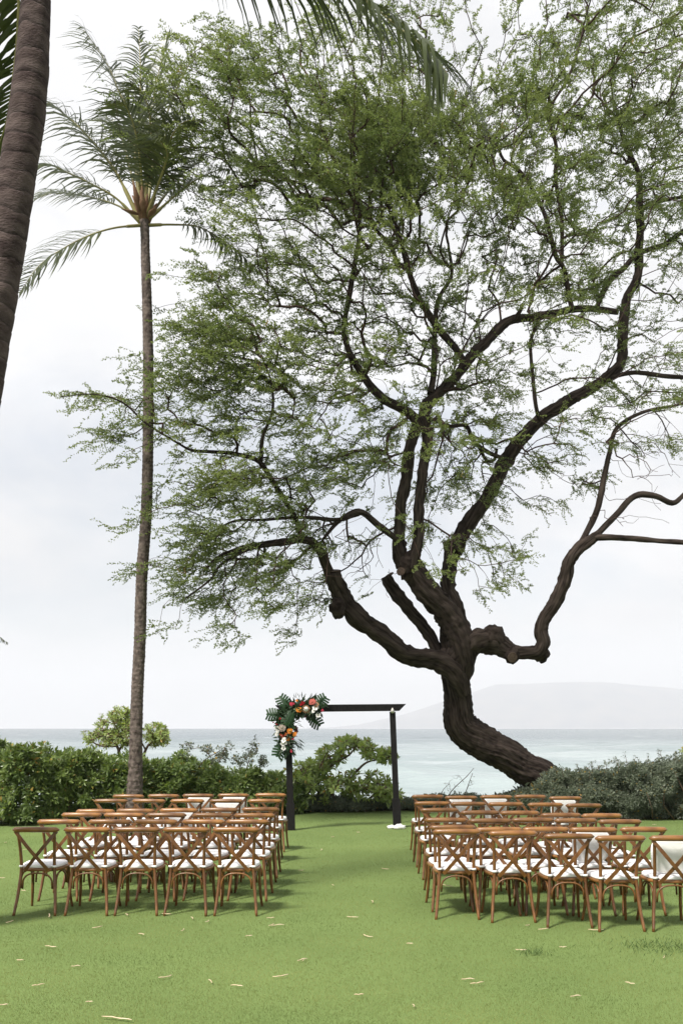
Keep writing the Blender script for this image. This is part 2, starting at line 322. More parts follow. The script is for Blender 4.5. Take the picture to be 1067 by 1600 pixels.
def rosettes(cen, dirs, n, Lm, Wm, r, spread=(0.25, 1.25)):
    """whorls of leaves round a shoot tip"""
    k = len(cen); d = norm(dirs)
    a = norm(np.cross(d, r.normal(size=(k, 3)))); b = np.cross(d, a)
    ph = np.arange(n)[None, :] * 2.399 + r.uniform(0, 6.28, (k, 1)) + r.normal(0, 0.25, (k, n))
    tl = np.linspace(spread[0], spread[1], n)[None, :] + r.normal(0, 0.12, (k, n))
    rd = a[:, None, :] * np.cos(ph)[..., None] + b[:, None, :] * np.sin(ph)[..., None]
    ld = d[:, None, :] * np.cos(tl)[..., None] + rd * np.sin(tl)[..., None]
    nn = d[:, None, :] * np.sin(tl)[..., None] - rd * np.cos(tl)[..., None]
    pos = cen[:, None, :] - d[:, None, :] * (tl * 0.035)[..., None] + rd * 0.008
    Ls = Lm * r.uniform(0.65, 1.15, (k, n)) * (0.6 + 0.4 * np.clip(tl, 0, 1)); Ws = Ls * (Wm / Lm) * r.uniform(0.85, 1.15, (k, n))
    return leaves(pos.reshape(-1, 3), ld.reshape(-1, 3), nn.reshape(-1, 3), Ls.ravel(), Ws.ravel(), 0.12, 0.06)

class Growth:
    """a branching skeleton: every attractor is joined to the nearest point grown so far"""
    def __init__(s, base):
        base = np.asarray(base, float); s.cap = 60000
        s.p = np.zeros((s.cap, 3)); s.par = np.full(s.cap, -1); s.n = len(base); s.p[:s.n] = base; s.n0 = s.n; s.paths = []
    def grow(s, att, r, seg=0.22, wob=0.11, sag=0.0, order=0.35, hub=None):
        d0 = np.array([np.min(np.sum((s.p[:s.n] - a) ** 2, 1)) for a in att]) ** 0.5
        dirs = np.zeros((len(att), 3))
        for i in np.argsort(d0 * r.uniform(1 - order, 1 + order, len(att))):
            a = att[i]; q = s.p[:s.n]; df = a - q; dd = np.sum(df ** 2, 1)
            if hub is not None:
                o_ = a - hub; o_ = o_ / (np.linalg.norm(o_) + 1e-9); j = int(np.argmin(dd * (1.9 - df.dot(o_) / (np.sqrt(dd) + 1e-9)) ** 2))
            else: j = int(np.argmin(dd))
            d = math.sqrt(dd[j])
            b = q[j].copy(); v = (a - b) / (d + 1e-9); k = max(2, int(math.ceil(d / seg)))
            per = r.normal(size=3); per -= v * per.dot(v); per *= wob * d
            idx = [j]; par = j
            for e in range(1, k + 1):
                t = e / k; pt = b + (a - b) * t + per * math.sin(math.pi * t) + r.normal(size=3) * 0.012; pt[2] -= sag * d * math.sin(math.pi * t)
                s.p[s.n] = pt; s.par[s.n] = par; par = s.n; idx.append(par); s.n += 1
            s.paths.append(idx)
            e = s.p[par] - s.p[s.par[par]]; dirs[i] = e / (np.linalg.norm(e) + 1e-9)
        return dirs
    def mesh(s, name, m, k=0.0035, ex=0.5, rmax=0.05, off=None):
        cnt = np.zeros(s.n); tips = [q[-1] for q in s.paths]; cnt[tips] += 1
        for i in range(s.n - 1, s.n0 - 1, -1):
            if s.par[i] >= 0: cnt[s.par[i]] += cnt[i]
        R = np.minimum(k * np.maximum(cnt, 1) ** ex, rmax); vs, fs, o = [], [], 0
        for q in s.paths:
            pts = s.p[q]; rr = R[q].copy(); rr[0] = min(rr[0], rr[1] * 1.15); n = 5 if rr[0] > 0.014 else 3
            v, f = sweep(pts, rr, n); vs.append(v); fs.append(f + o); o += len(v)
        v = np.vstack(vs)
        if off is not None: v = v - off
        return mesh_np(name, v, np.vstack(fs), m, True)

# ------------------------------------------------------------------ the spreading tree
TB = P(905, 1275, 21.5)
tree = thing('spreading_tree', 'huge leaning dark-barked tree with feathery green crown behind the right hedge', 'tree', TB)
LIMB_K = 0.90
def limb_pts(rows, Y0, Y1):
    k = len(rows); r = []
    for i, (x, y, wpx) in enumerate(rows):
        Y = Y0 + (Y1 - Y0) * i / (k - 1); p = P(x, y, Y); r.append((*p, wpx * Y / FPX / 2 * LIMB_K))
    return np.array(r)
limb_nodes = []; limb_big = []
def bark_tube(name, rows, Y0, Y1, n, step, rough, seed, node=True, mname='bark', tip=True, lobes=5):
    q = spline(limb_pts(rows, Y0, Y1), step=step); pts, rr = q[:, :3], np.maximum(q[:, 3], 0.006)
    for i in range(len(pts)):                                   # crooked growth
        w_ = mnoise.noise_vector(Vector(pts[i] * 1.6) + Vector((seed, 0, 0))); pts[i] += np.array(w_) * min(0.09, rr[i] * 0.45)
    L_ = np.concatenate([[0], np.cumsum(np.linalg.norm(np.diff(pts, axis=0), axis=1))])
    def disp(i, th):
        o = np.zeros((len(pts), n))
        for a in range(len(pts)):
            for b in range(n):
                t = th[0, b] + L_[a] * 0.5
                c, s_ = math.cos(t), math.sin(t)
                f1 = mnoise.noise(Vector((c * lobes * .36 + seed, s_ * lobes * .36, L_[a] * 0.55)))
                f2 = mnoise.noise(Vector((c * lobes * .9 + seed, s_ * lobes * .9, L_[a] * 0.5)))
                f3 = mnoise.noise(Vector((c * lobes * 2.1 + seed, s_ * lobes * 2.1, L_[a] * 0.8)))
                f4 = mnoise.noise(Vector((c * lobes * 1.5 + seed, s_ * lobes * 3.2, L_[a] * 2.0)))
                o[a, b] = 1 + rough * (0.5 * f1 + 0.65 * (0.25 - abs(f2)) * 2 + 0.95 * (.2 - abs(f3)) + .32 * f4)
        return o
    v, f = sweep(pts, rr, n, disp=disp)
    v -= TB; v = v.tolist(); f = [tuple(x) for x in f.tolist()]
    o = len(v) - n; f.append(tuple(range(o, o + n)))
    me = bpy.data.meshes.new(name); me.from_pydata(v, [], f); me.materials.append(M[mname]); me.polygons.foreach_set('use_smooth', [True] * len(f)); me.update()
    th = np.arange(n) * 2 * math.pi / n; R0 = np.clip(rr.max(), .04, .5); ba = np.zeros((len(pts), n, 3))
    tw = th[None, :] + L_[:, None] * 0.5
    ba[..., 0] = np.cos(tw) * R0 + seed; ba[..., 1] = np.sin(tw) * R0; ba[..., 2] = L_[:, None]
    at_ = me.attributes.new('bark_co', 'FLOAT_VECTOR', 'POINT'); at_.data.foreach_set('vector', ba.astype(np.float32).ravel())
    if rr.max() > .15: limb_big.append(pts[rr > .09])
    if node: limb_nodes.append(np.hstack([pts[::max(1, int(0.15 / step))], ]))
    return link(name, me, tree), pts

bark_tube('trunk', [(930, 1310, 84), (905, 1272, 74), (872, 1237, 60), (842, 1212, 54), (813, 1195, 53), (777, 1174, 56), (743, 1151, 57), (722, 1126, 53), (714, 1097, 47), (713, 1071, 45), (713, 1044, 46), (710, 1015, 44), (702, 985, 36), (694, 965, 24)], 21.7, 21.0, 72, 0.03, 0.27, 1.3)
LIMBS = [   # pixels along each limb with its width, near and far distance
 ([(724, 1085, 20), (714, 1058, 34), (700, 1041, 34), (662, 1029, 31), (628, 1020, 31), (596, 992, 31), (563, 962, 33), (537, 941, 31), (523, 915, 29), (520, 893, 27)], 20.95, 19.9, 22),      # low left limb, sawn off
 ([(525, 922, 20), (514, 895, 17), (505, 868, 16), (490, 850, 15), (468, 843, 13), (440, 846, 12), (413, 850, 11), (380, 857, 10), (350, 866, 8), (330, 880, 6), (318, 893, 4)], 20.0, 18.4, 12),
 ([(471, 845, 10), (462, 812, 10), (446, 785, 9), (431, 760, 9), (406, 722, 9), (370, 710, 7), (332, 706, 6), (300, 703, 5), (278, 692, 4), (228, 661, 3.5), (192, 629, 3), (147, 616, 2), (95, 620, 1.5)], 19.4, 17.4, 10),
 ([(408, 720, 7), (411, 683, 6), (426, 643, 5), (424, 600, 4), (410, 560, 3)], 18.5, 17.8, 8),
 ([(413, 850, 7), (380, 862, 6), (345, 882, 5), (330, 905, 4), (290, 935, 3)], 18.9, 18.0, 8),
 ([(706, 1058, 26), (688, 1028, 22), (671, 995, 20), (651, 966, 21), (629, 939, 22), (609, 913, 22), (603, 902, 18)], 21.2, 21.2, 18),   # pale limb, sawn off
 ([(718, 1072, 26), (724, 1040, 36), (719, 1000, 44), (702, 969, 44), (678, 938, 41), (658, 911, 39), (645, 886, 35), (635, 868, 27)], 20.9, 20.5, 36),      # main fork
 ([(634, 885, 27), (625, 857, 23), (624, 818, 21), (629, 780, 20), (637, 725, 19), (645, 681, 18), (652, 655, 17)], 20.5, 20.2, 14),
 ([(640, 885, 27), (646, 868, 20), (655, 835, 18), (655, 791, 17), (660, 741, 17), (667, 692, 17), (664, 650, 18)], 20.45, 20.25, 14),
 ([(655, 672, 18), (645, 654, 17), (628, 640, 16), (596, 620, 15), (576, 601, 14), (562, 577, 13), (548, 553, 11), (537, 520, 10), (541, 490, 9), (549, 440, 9), (556, 400, 8), (562, 350, 6), (556, 300, 5), (530, 262, 4)], 20.2, 19.2, 12),
 ([(660, 668, 20), (667, 631, 21), (684, 615, 19), (711, 588, 18), (736, 556, 18), (759, 534, 17), (778, 511, 16), (801, 499, 14), (832, 496, 13), (870, 488, 12), (908, 481, 11), (935, 482, 10), (965, 488, 9)], 20.3, 21.6, 14),
 ([(632, 852, 12), (615, 840, 11), (590, 820, 11), (562, 800, 11), (530, 814, 8), (505, 842, 5)], 20.5, 19.4, 9),
 ([(560, 801, 9), (525, 812, 7), (471, 808, 6), (420, 812, 5), (368, 814, 4), (330, 832, 3)], 19.9, 18.2, 8),
 ([(893, 484, 9), (881, 423, 8), (866, 397, 8), (851, 336, 7), (828, 290, 7), (805, 263, 6), (786, 250, 5), (776, 229, 4), (750, 205, 3)], 21.3, 20.6, 9),
 ([(876, 415, 7), (878, 380, 7), (877, 343, 7), (868, 286, 7), (868, 229, 6), (860, 198, 6), (862, 164, 5), (885, 126, 5), (904, 76, 4), (912, 38, 3), (925, -10, 2)], 21.2, 20.4, 9),
 ([(932, 483, 8), (936, 470, 9), (950, 439, 10), (976, 416, 9), (997, 392, 8)], 21.6, 22.2, 10),
 ([(726, 566, 13), (713, 545, 12), (691, 522, 12), (672, 496, 12), (655, 465, 10), (642, 435, 9), (632, 400, 8), (622, 360, 6), (600, 310, 5), (590, 270, 4)], 20.7, 20.0, 11),
 ([(672, 615, 12), (676, 590, 11), (678, 555, 10), (678, 520, 9), (684, 470, 7), (705, 430, 6), (700, 380, 4)], 20.4, 21.0, 9),
 ([(724, 985, 34), (710, 955, 31), (703, 925, 27), (703, 895, 25), (709, 866, 27), (728, 829, 28), (755, 785, 25), (783, 736, 24), (810, 687, 23), (838, 659, 21), (870, 637, 21), (909, 615, 20), (948, 588, 18), (970, 563, 17), (974, 530, 16), (975, 492, 16), (981, 461, 15), (995, 431, 14), (998, 397, 14), (999, 343, 13), (999, 290, 11), (995, 263, 9), (981, 236, 8), (970, 206, 6), (960, 160, 4)], 21.2, 22.6, 18),
 ([(998, 396, 9), (1020, 388, 9), (1041, 381, 9), (1067, 362, 8), (1110, 345, 6), (1150, 320, 4)], 22.3, 22.0, 8),
 ([(1000, 330, 8), (1012, 318, 8), (1034, 313, 7), (1067, 307, 6), (1110, 290, 4)], 22.4, 21.6, 8),
 ([(918, 612, 9), (950, 592, 8), (991, 582, 8), (1040, 587, 8), (1090, 590, 6), (1140, 600, 4)], 22.0, 21.2, 8),
 ([(842, 655, 7), (838, 640, 7), (832, 593, 7), (828, 550, 6), (829, 530, 6), (840, 503, 5)], 21.6, 21.2, 8),
 ([(700, 1040, 26), (722, 1012, 42), (748, 1001, 44), (772, 1006, 40), (795, 1016, 30), (815, 1018, 24), (836, 1019, 24), (845, 1008, 23), (844, 985, 22), (851, 963, 22), (866, 938, 24), (881, 912, 23), (888, 880, 21), (904, 855, 20), (922, 842, 17), (938, 834, 14)], 20.9, 20.3, 20),    # right elbow limb
 ([(930, 838, 12), (950, 838, 11), (991, 841, 10), (1030, 846, 9), (1067, 848, 9), (1120, 850, 7), (1180, 840, 4)], 20.3, 19.4, 9),
 ([(928, 838, 11), (940, 826, 11), (964, 802, 11), (992, 775, 11), (1024, 774, 10), (1050, 786, 9), (1068, 772, 8), (1100, 740, 5)], 20.3, 20.6, 9),
 ([(908, 850, 12), (916, 832, 11), (934, 791, 11), (942, 752, 10), (950, 714, 9), (959, 675, 8), (976, 659, 7), (1008, 643, 6), (1063, 631, 4), (1100, 620, 3)], 20.4, 21.2, 9),
 ([(690, 662, 5), (667, 652, 6), (700, 665, 6), (728, 665, 7), (740, 690, 7), (762, 706, 7), (783, 715, 7)], 20.4, 21.3, 8),
 ([(748, 700, 5), (760, 720, 6), (772, 718, 6), (776, 702, 5)], 21.2, 21.4, 7),
]
for i, (rows_, a, b, n) in enumerate(LIMBS):
    big = max(r_[2] for r_ in rows_)
    bark_tube('limb', rows_, a, b, n, 0.035 if big > 18 else 0.08, 0.36 if big > 18 else 0.2, 3.1 + i * 1.7)
# knots, sawn stubs
def knob(x, y, Y, r, seed, name='knot', m='bark_knot', sq=(1, 1, 1)):
    v, f = [], []; nu, nv = 16, 10
    for a in range(nv + 1):
        for b in range(nu):
            th, ph = math.pi * a / nv, 2 * math.pi * b / nu
            d = Vector((math.sin(th) * math.cos(ph), math.sin(th) * math.sin(ph), math.cos(th)))
            k = r * (1 + 0.35 * mnoise.noise(d * 2.2 + Vector((seed, 0, 0))) + 0.12 * mnoise.noise(d * 6 + Vector((seed, 3, 0))))
            v.append((d.x * k * sq[0], d.y * k * sq[1], d.z * k * sq[2]))
    for a in range(nv):
        for b in range(nu):
            f.append((a * nu + b, a * nu + (b + 1) % nu, (a + 1) * nu + (b + 1) % nu, (a + 1) * nu + b))
    mb = MB(); mb.add(np.array(v) + P(x, y, Y) - TB, f); return link(name, mb.mesh(name, M[m]), tree)
knob(770, 998, 20.8, 0.27, 2.0); knob(799, 1024, 20.65, 0.165, 5.0, sq=(1, 1, 1.1)); knob(714, 852, 20.75, 0.2, 7.0, sq=(.8, .8, 1.2)); knob(636, 885, 20.45, .2, 8.0, sq=(.9, .9, 1.5))
knob(846, 1022, 20.75, 0.17, 9.0); knob(527, 950, 19.95, 0.18, 11.0, sq=(.9, .9, 1.1)); knob(700, 1035, 21, .3, 12, sq=(1.2, 1, .9))
bark_tube('stub', [(705, 880, 17), (700, 860, 15), (697, 845, 14)], 20.95, 20.8, 12, 0.05, 0.2, 40, False)
bark_tube('stub', [(800, 502, 8), (812, 486, 7), (816, 474, 4)], 21.0, 20.9, 8, 0.05, 0.2, 41, False)
def disc(x, y, Y, r, nrm):
    mb = MB(); n = norm(np.array(nrm, float)); T_, N_, B_ = frames(np.array([n * 0, n * .02]))
    mb.tube([P(x, y, Y) - TB, P(x, y, Y) - TB + n * 0.012], [r, r * .96], 16); return link('cut_face', mb.mesh('cut_face', M['cutwood'], False), tree)
disc(520, 892, 19.88, 0.15, (-0.05, -0.3, 1)); disc(607, 900, 21.25, 0.13, (-.6, -.35, .8)); disc(800, 1027, 20.43, .11, (.35, -1, -.2)); disc(626, 893, 20.12, .09, (-.3, -1, .2))

GRID = [   # how much of each 50-pixel square the leaves cover, in tenths; columns from x = 80, rows from y = -100
 "0000001233332234555555", "0000012333332223555665",
 "0000012223432113544677", "0003355544443236645777", "0034565455453357655566", "0035665478887777877666",
 "0034445689998777766886", "0011035689998876657666", "0000255556875777645666", "0000234445664777644445",
 "0001544444433455544444", "0003465544344454544555", "0015567544554323444555", "0245656544433221466555",
 "4564445664234552245665", "1434423455524555422222", "0134444666646444200000", "0033665753355313100000",
 "0035664432252400000000", "0115655531221420000000", "0004665542120330000000", "0002210110100000000000"]
LN = np.vstack(limb_nodes); LNpx = np.stack([LN[:, 0] / LN[:, 1] * FPX + CX, HY - (LN[:, 2] - EYE) / LN[:, 1] * FPX], 1)
def depth_at(x, y, r, sdev):
    d = np.sum((LNpx - np.array((x, y))) ** 2, 1); k = np.argsort(d)[:6]
    base = LN[r.choice(k), 1] + r.normal(0, sdev)
    lim = np.interp(x, [90, 300, 500, 1100], [17.9, 18.0, 17.8, 17.6])
    return max(base, lim)
tr = np.random.default_rng(21); att = []
for j, row in enumerate(GRID):
    for i, ch in enumerate(row):
        c = int(ch) / 10.0
        if c <= 0: continue
        n_ = -math.log(1 - min(c, .93) * 0.99) * 20.5
        q_ = n_ / 3.7 * tr.uniform(.5, 1.5) * (0.45 if j < 2 or i > 19 else (.62 if i < 4 else 1))
        for _ in range(int(q_) + (tr.random() < q_ % 1)):
            x = 80 + 50 * (i + tr.random()) + (30 if i < 5 else 0); y = -100 + 50 * (j + tr.random())
            c_ = P(x, y, depth_at(x, y, tr, 1.3 if x > 330 else 0.7))
            for _ in range(tr.integers(3, 7)): att.append(c_ + tr.normal(size=3) * np.array((.30, .30, .10)))
att = np.array(att)
LR = np.vstack(limb_big)
att = att[[np.min(np.sum((LR - a) ** 2, 1)) > 0.6 ** 2 for a in att]]
bare = []
for (x, y, rx, ry, k) in [(1000, 720, 70, 60, 60), (610, 470, 90, 90, 150), (560, 860, 60, 55, 90), (520, 600, 60, 80, 100), (700, 560, 60, 70, 50), (760, 690, 70, 60, 60), (420, 900, 80, 40, 60), (930, 440, 90, 80, 80), (480, 350, 110, 60, 90), (980, 800, 80, 30, 14), (660, 700, 40, 90, 30), (620, 350, 70, 60, 60), (880, 700, 50, 60, 40)]:
    for _ in range(k):
        px0, py0 = tr.normal(x, rx * .6), tr.normal(y, ry * .6); bare.append(P(px0, py0, depth_at(px0, py0, tr, .8)))
bare = np.array(bare)
g = Growth(LN)
HUB = P(690, 640, 20.6)
att_dir = g.grow(att, tr, 0.2, 0.07, -0.04, hub=HUB); g.grow(bare, tr, 0.16, 0.12, hub=HUB)
link('twigs', g.mesh('twigs', M['twig'], 0.0042, 0.47, 0.05, TB), tree, 'stuff')

def feather(att, dirs, r, S=3, K=22, Q=3):
    A = len(att); ow = att - HUB; ow[:, 2] *= 0.12; ow = norm(ow); dirs = dirs * np.array((1, 1, .5))
    main = norm(dirs * 0.55 + ow * 0.75 + np.array((-0.22, -0.05, -0.02)))
    sh = norm(main[:, None, :] + r.normal(size=(A, S, 3)) * np.array((.42, .42, .30)))
    ln = r.uniform(0.28, 0.62, (A, S))
    st = att[:, None, :] - dirs[:, None, :] * r.uniform(0, 0.2, (A, S, 1)) - sh * 0.10
    t = (np.arange(K) + 0.6) / K; tt = t[None, None, :] * ln[..., None]
    pos = st[:, :, None, :] + sh[:, :, None, :] * tt[..., None]
    wig = r.normal(size=(A, S, 1, 3)) * 0.05; pos = pos + wig * np.sin(t * 5.0)[None, None, :, None]
    pos[..., 2] -= 0.28 * tt ** 2
    sgn = np.where(np.arange(K) % 2 == 0, 1.0, -1.0)
    up = norm(np.array((0, 0, 1.0)) + r.normal(size=(A, S, 1, 3)) * 0.5)
    side = norm(np.cross(sh[:, :, None, :], up)) * sgn[None, None, :, None]
    d = norm(sh[:, :, None, :] * 0.75 + side * 0.62 + r.normal(size=(A, S, K, 3)) * 0.24)
    pos = np.repeat(pos[:, :, :, None, :], Q, 3); d = np.repeat(d[:, :, :, None, :], Q, 3) + r.normal(size=(A, S, K, Q, 3)) * 0.26
    d = norm(d); pos = pos.reshape(-1, 3); d = d.reshape(-1, 3); n = len(pos)
    pl = r.uniform(0.04, 0.08, n)[:, None]; pw = r.uniform(0.013, 0.019, n)[:, None]
    s = norm(np.cross(d, norm(np.array((0, 0, 1.0)) + r.normal(size=(n, 3)) * 0.8)))
    v = np.stack([pos, pos + d * pl * .55 + s * pw * .5, pos + d * pl, pos + d * pl * .45 - s * pw * .5], 1)
    v = v[:, [0, 1, 3, 2]] if False else np.stack([v[:, 0], v[:, 1] * .5 + v[:, 3] * .5 + s * pw * .75, v[:, 2] * .6 + v[:, 3] * .4 - s * pw * .35], 1)
    o = np.arange(n)[:, None] * 3
    return v.reshape(-1, 3), o + np.array([[0, 1, 2]])
fv, ff = feather(att, att_dir, tr)
print('tree attractors', len(att), 'leaflets', len(ff))
link('crown', mesh_np('crown', fv - TB, ff, M['leaf_tree']), tree, 'stuff')
# a few dry pods hanging in the crown
hp = MB()
for _ in range(90):
    a = att[tr.integers(len(att))]; x_ = a[0]
    pts = [a - TB + np.array((0.02 * math.sin(k * 1.3), 0, -0.045 * k)) + np.array((0.02 * k * tr.normal(), 0, 0)) for k in range(4)]
    hp.tube(pts, [.004, .008, .008, .003], 4)
link('hanging_pods', hp.mesh('hanging_pods', M['yellow_leaf']), tree, 'stuff')

LIMB_K = 1.0
# ------------------------------------------------------------------ palms
def palm_trunk(name, rows, Y0, Y1, root, m, ring, step=0.02, n=20, base_rough=0.0):
    q = spline(limb_pts(rows, Y0, Y1), step=step); pts, rr = q[:, :3], q[:, 3]
    L_ = np.concatenate([[0], np.cumsum(np.linalg.norm(np.diff(pts, axis=0), axis=1))])
    big = ring > .12; thv = np.arange(n) * 2 * math.pi / n
    ph = np.array([[(l / ring + (.9 if big else .35) * mnoise.noise(Vector((l * (1.1 if big else 2.1), 4, 1))) + ((.16 * math.sin(t + l * 1.7) + .16 * mnoise.noise(Vector((math.cos(t) * 1.6, math.sin(t) * 1.6, l * 2)))) if big else 0)) % 1.0 for t in thv] for l in L_])
    def disp(i, th):
        saw = (1 + 0.07 * ph ** 2 - 0.02) if ring < .12 else 1 + 0.018 * ph - 0.022 * np.exp(-((ph - .05) / .05) ** 2)
        nz = np.array([[mnoise.noise(Vector((math.cos(a) * 2.2, math.sin(a) * 2.2, l * 5))) for a in th[0]] for l in L_])
        bs = base_rough * np.clip(1 - L_ / 2.8, 0, 1)[:, None]
        nb = np.array([[mnoise.noise(Vector((math.cos(a) * 5, math.sin(a) * 5, l * 11))) for a in th[0]] for l in L_]) if base_rough else 0
        return saw + 0.05 * nz + bs * nb
    v, f = sweep(pts, rr, n, disp=disp)
    me = mesh_np('trunk', v - np.array(root.location), f, m, True)
    at_ = me.attributes.new('ring', 'FLOAT', 'POINT'); at_.data.foreach_set('value', ph.astype(np.float32).ravel())
    return link('trunk', me, root)

def frond(root, pts, llen, m, r, wind=(-0.35, 0, 0), grav=0.45, npair=64, lw=0.034, rw=0.022, start=0.22, segs=4, label=None, fw=0.55, jit=.15, blunt=False, lift=.32, twist=0.0, apart=False):
    base = np.array(root.location)
    q = spline(np.asarray(pts, float), n=10); d_ = np.concatenate([[0], np.cumsum(np.linalg.norm(np.diff(q, axis=0), axis=1))]); Lt = d_[-1]
    def at(s): return np.stack([np.interp(s * Lt, d_, q[:, k]) for k in range(3)], -1)
    T, N, B = frames(q, up=(0, 0, 1))
    mb = MB(); mb.tube(q - base, np.linspace(rw, 0.004, len(q)) * np.where(np.linspace(0, 1, len(q)) < 0.12, 1.5, 1), 6, flat=0.7)
    ss = np.linspace(start, 1.0, npair); Pq = at(ss); Tq = norm(at(np.minimum(ss + .01, 1)) - at(ss - .01))
    side = norm(np.cross(Tq, np.array((0, 0, 1.0)))); upv = np.cross(side, Tq)
    side, upv = side * math.cos(twist) + upv * math.sin(twist), upv * math.cos(twist) - side * math.sin(twist)
    prof = np.clip(np.minimum((ss - start) / 0.16 + 0.5, (1.04 - ss) / (.22 if blunt else 0.36) + (.4 if blunt else 0.12)), 0.1, 1.0)
    vs, fs, o = [], [], 0
    for sg in (-1, 1):
        L0 = llen * prof * r.uniform(0.72, 1.12, npair); miss = r.random(npair) < 0.04
        ang = fw + 0.5 * (ss - start)
        d = norm(side * sg * np.cos(ang)[:, None] + Tq * np.sin(ang)[:, None] + upv * lift + r.normal(size=(npair, 3)) * jit)
        p = Pq.copy(); hist = [p]; dd = d.copy(); dirs = []
        for k in range(segs):
            dd = norm(dd + (np.array((0, 0, -grav)) + np.array(wind)) * (0.35 + 0.35 * k) + r.normal(size=(npair, 3)) * 0.03)
            dirs.append(dd); p = p + dd * (L0 / segs)[:, None]; hist.append(p)
        wid = [0.55, 1.0, 0.85, 0.5, 0.06] if segs == 4 else np.linspace(1, .05, segs + 1)
        for i in range(npair):
            if miss[i]: continue
            for k in range(segs + 1):
                tdir = dirs[min(k, segs - 1)][i]; wv = np.cross(tdir, upv[i] + 0.3 * side[i] * sg); wv = wv / (np.linalg.norm(wv) + 1e-9) * lw * 0.5 * wid[k]
                vs.append(hist[k][i] + wv); vs.append(hist[k][i] - wv)
            for k in range(segs): fs.append((o + 2 * k, o + 2 * k + 1, o + 2 * k + 3, o + 2 * k + 2))
            o += 2 * (segs + 1)
    if apart:                                                   # near enough to tell the leaflets apart: one object each
        fr = link('frond', mb.mesh('frond', M['rachis']), root); vs = np.array(vs) - base; k_ = 2 * (segs + 1); f0 = np.array(fs[:segs])
        for i in range(len(vs) // k_): link('leaflet', mesh_np('leaflet', vs[i * k_:(i + 1) * k_], f0, m), fr)
        return fr
    fr = link('frond', mesh_np('frond', np.array(vs) - base, np.array(fs), m), root, label=label)
    link('rib', mb.mesh('rib', M['rachis']), fr)
    return fr

def fpts(rows, Y0, Y1):
    k = len(rows); return [P(x, y, Y0 + (Y1 - Y0) * i / (k - 1)) for i, (x, y) in enumerate(rows)]

pr = np.random.default_rng(8)
YP = 19.1
palm = thing('coconut_palm', 'tall slim coconut palm with windswept crown standing at the hedge behind the left chairs', 'palm tree', P(211, 1136 + EYE * FPX / YP, YP), 'coconut palms around the lawn')
palm_trunk('trunk', [(211, 1294, 30.4), (211, 1262, 27.6), (211, 1240, 24.8), (212, 1205, 21.6), (213, 1150, 19.8), (215, 1080, 18.9), (219, 1000, 18.4), (222, 900, 17.9), (228, 820, 17.5), (231, 740, 17.0), (232, 650, 16.6), (232, 560, 16.1), (230, 470, 15.2), (228, 410, 14.3), (227, 368, 13.8), (226, 345, 15.6)], YP, YP, palm, M['palm_bark'], 0.085, 0.02, 26, 0.30)
FR = [([(222, 352), (180, 356), (140, 368), (100, 388), (62, 415), (32, 456)], -1.2, .55),
 ([(219, 348), (182, 310), (140, 286), (104, 269), (75, 257), (52, 262), (40, 278)], -.8, .62),
 ([(220, 346), (186, 322), (133, 306), (84, 302), (55, 312)], .8, .55),
 ([(219, 345), (187, 279), (162, 242), (133, 208), (104, 181), (80, 164), (66, 160)], -.5, .85),
 ([(222, 345), (213, 259), (209, 211), (199, 167), (184, 138), (172, 108), (153, 77), (131, 47)], .5, .88),
 ([(224, 345), (217, 250), (219, 170), (220, 110), (217, 45)], 1.0, .5),
 ([(226, 345), (228, 250), (238, 170), (249, 110), (264, 52)], 1.4, .5),
 ([(227, 345), (245, 230), (272, 150), (297, 100), (318, 88)], .8, .55),
 ([(228, 345), (245, 296), (257, 262), (262, 240), (252, 222), (238, 214)], -1.4, .62),
 ([(230, 345), (269, 310), (299, 286), (325, 272), (350, 264), (370, 268)], -.5, .58),
 ([(232, 352), (270, 351), (308, 354), (340, 370), (372, 392), (402, 424)], .4, .5),
 ([(229, 346), (262, 300), (288, 268), (312, 255)], 1.2, .5),
 ([(226, 345), (243, 262), (262, 205), (288, 166)], .2, .62),
 ([(223, 345), (222, 280), (214, 215), (198, 168), (180, 160)], -1.2, .62),
 ([(226, 345), (232, 270), (236, 200), (226, 150), (205, 130)], -.8, .62),
 ([(228, 345), (252, 270), (268, 215), (290, 190), (320, 190)], -1.0, .55),
 ([(222, 345), (205, 270), (190, 215), (165, 180)], 1.4, .6)]
for fi_, (rows_, dy, ll) in enumerate(FR):
    frond(palm, fpts(rows_, YP, YP + dy), ll * 1.45, M['frond'], pr, wind=(-0.26, 0, 0.0), grav=0.40, npair=46, jit=.13, lw=0.034, rw=0.032, start=0.28, twist={0: .8, 1: .75, 2: .6, 3: .7, 9: -.7, 10: -.8}.get(fi_, 0.0))
hb = MB()
for k in range(16):
    a = k * 2.4; c = P(226, 347 - k * 0.9, YP) - np.array(palm.location)
    d = np.array((math.cos(a), math.sin(a), 0.9)); hb.tube([c + d * 0.02 - np.array((0, 0, .1)), c + d * 0.13 + np.array((0, 0, .03)), c + d * 0.24 + np.array((0, 0, .1))], [.07, .055, .012], 6, flat=.4)
link('husk', hb.mesh('husk', M['husk']), palm)
sp_ = MB()
for (x, y, x2, y2) in [(216, 335, 190, 326), (233, 338, 246, 322), (224, 335, 222, 290), (219, 330, 208, 282)]:
    a, b = P(x, y, YP - .15) - np.array(palm.location), P(x2, y2, YP - .4) - np.array(palm.location)
    sp_.tube([a, a * .6 + b * .4, b], [.03, .07, .01], 6, flat=.4)
link('spathe', sp_.mesh('spathe', M['husk']), palm)

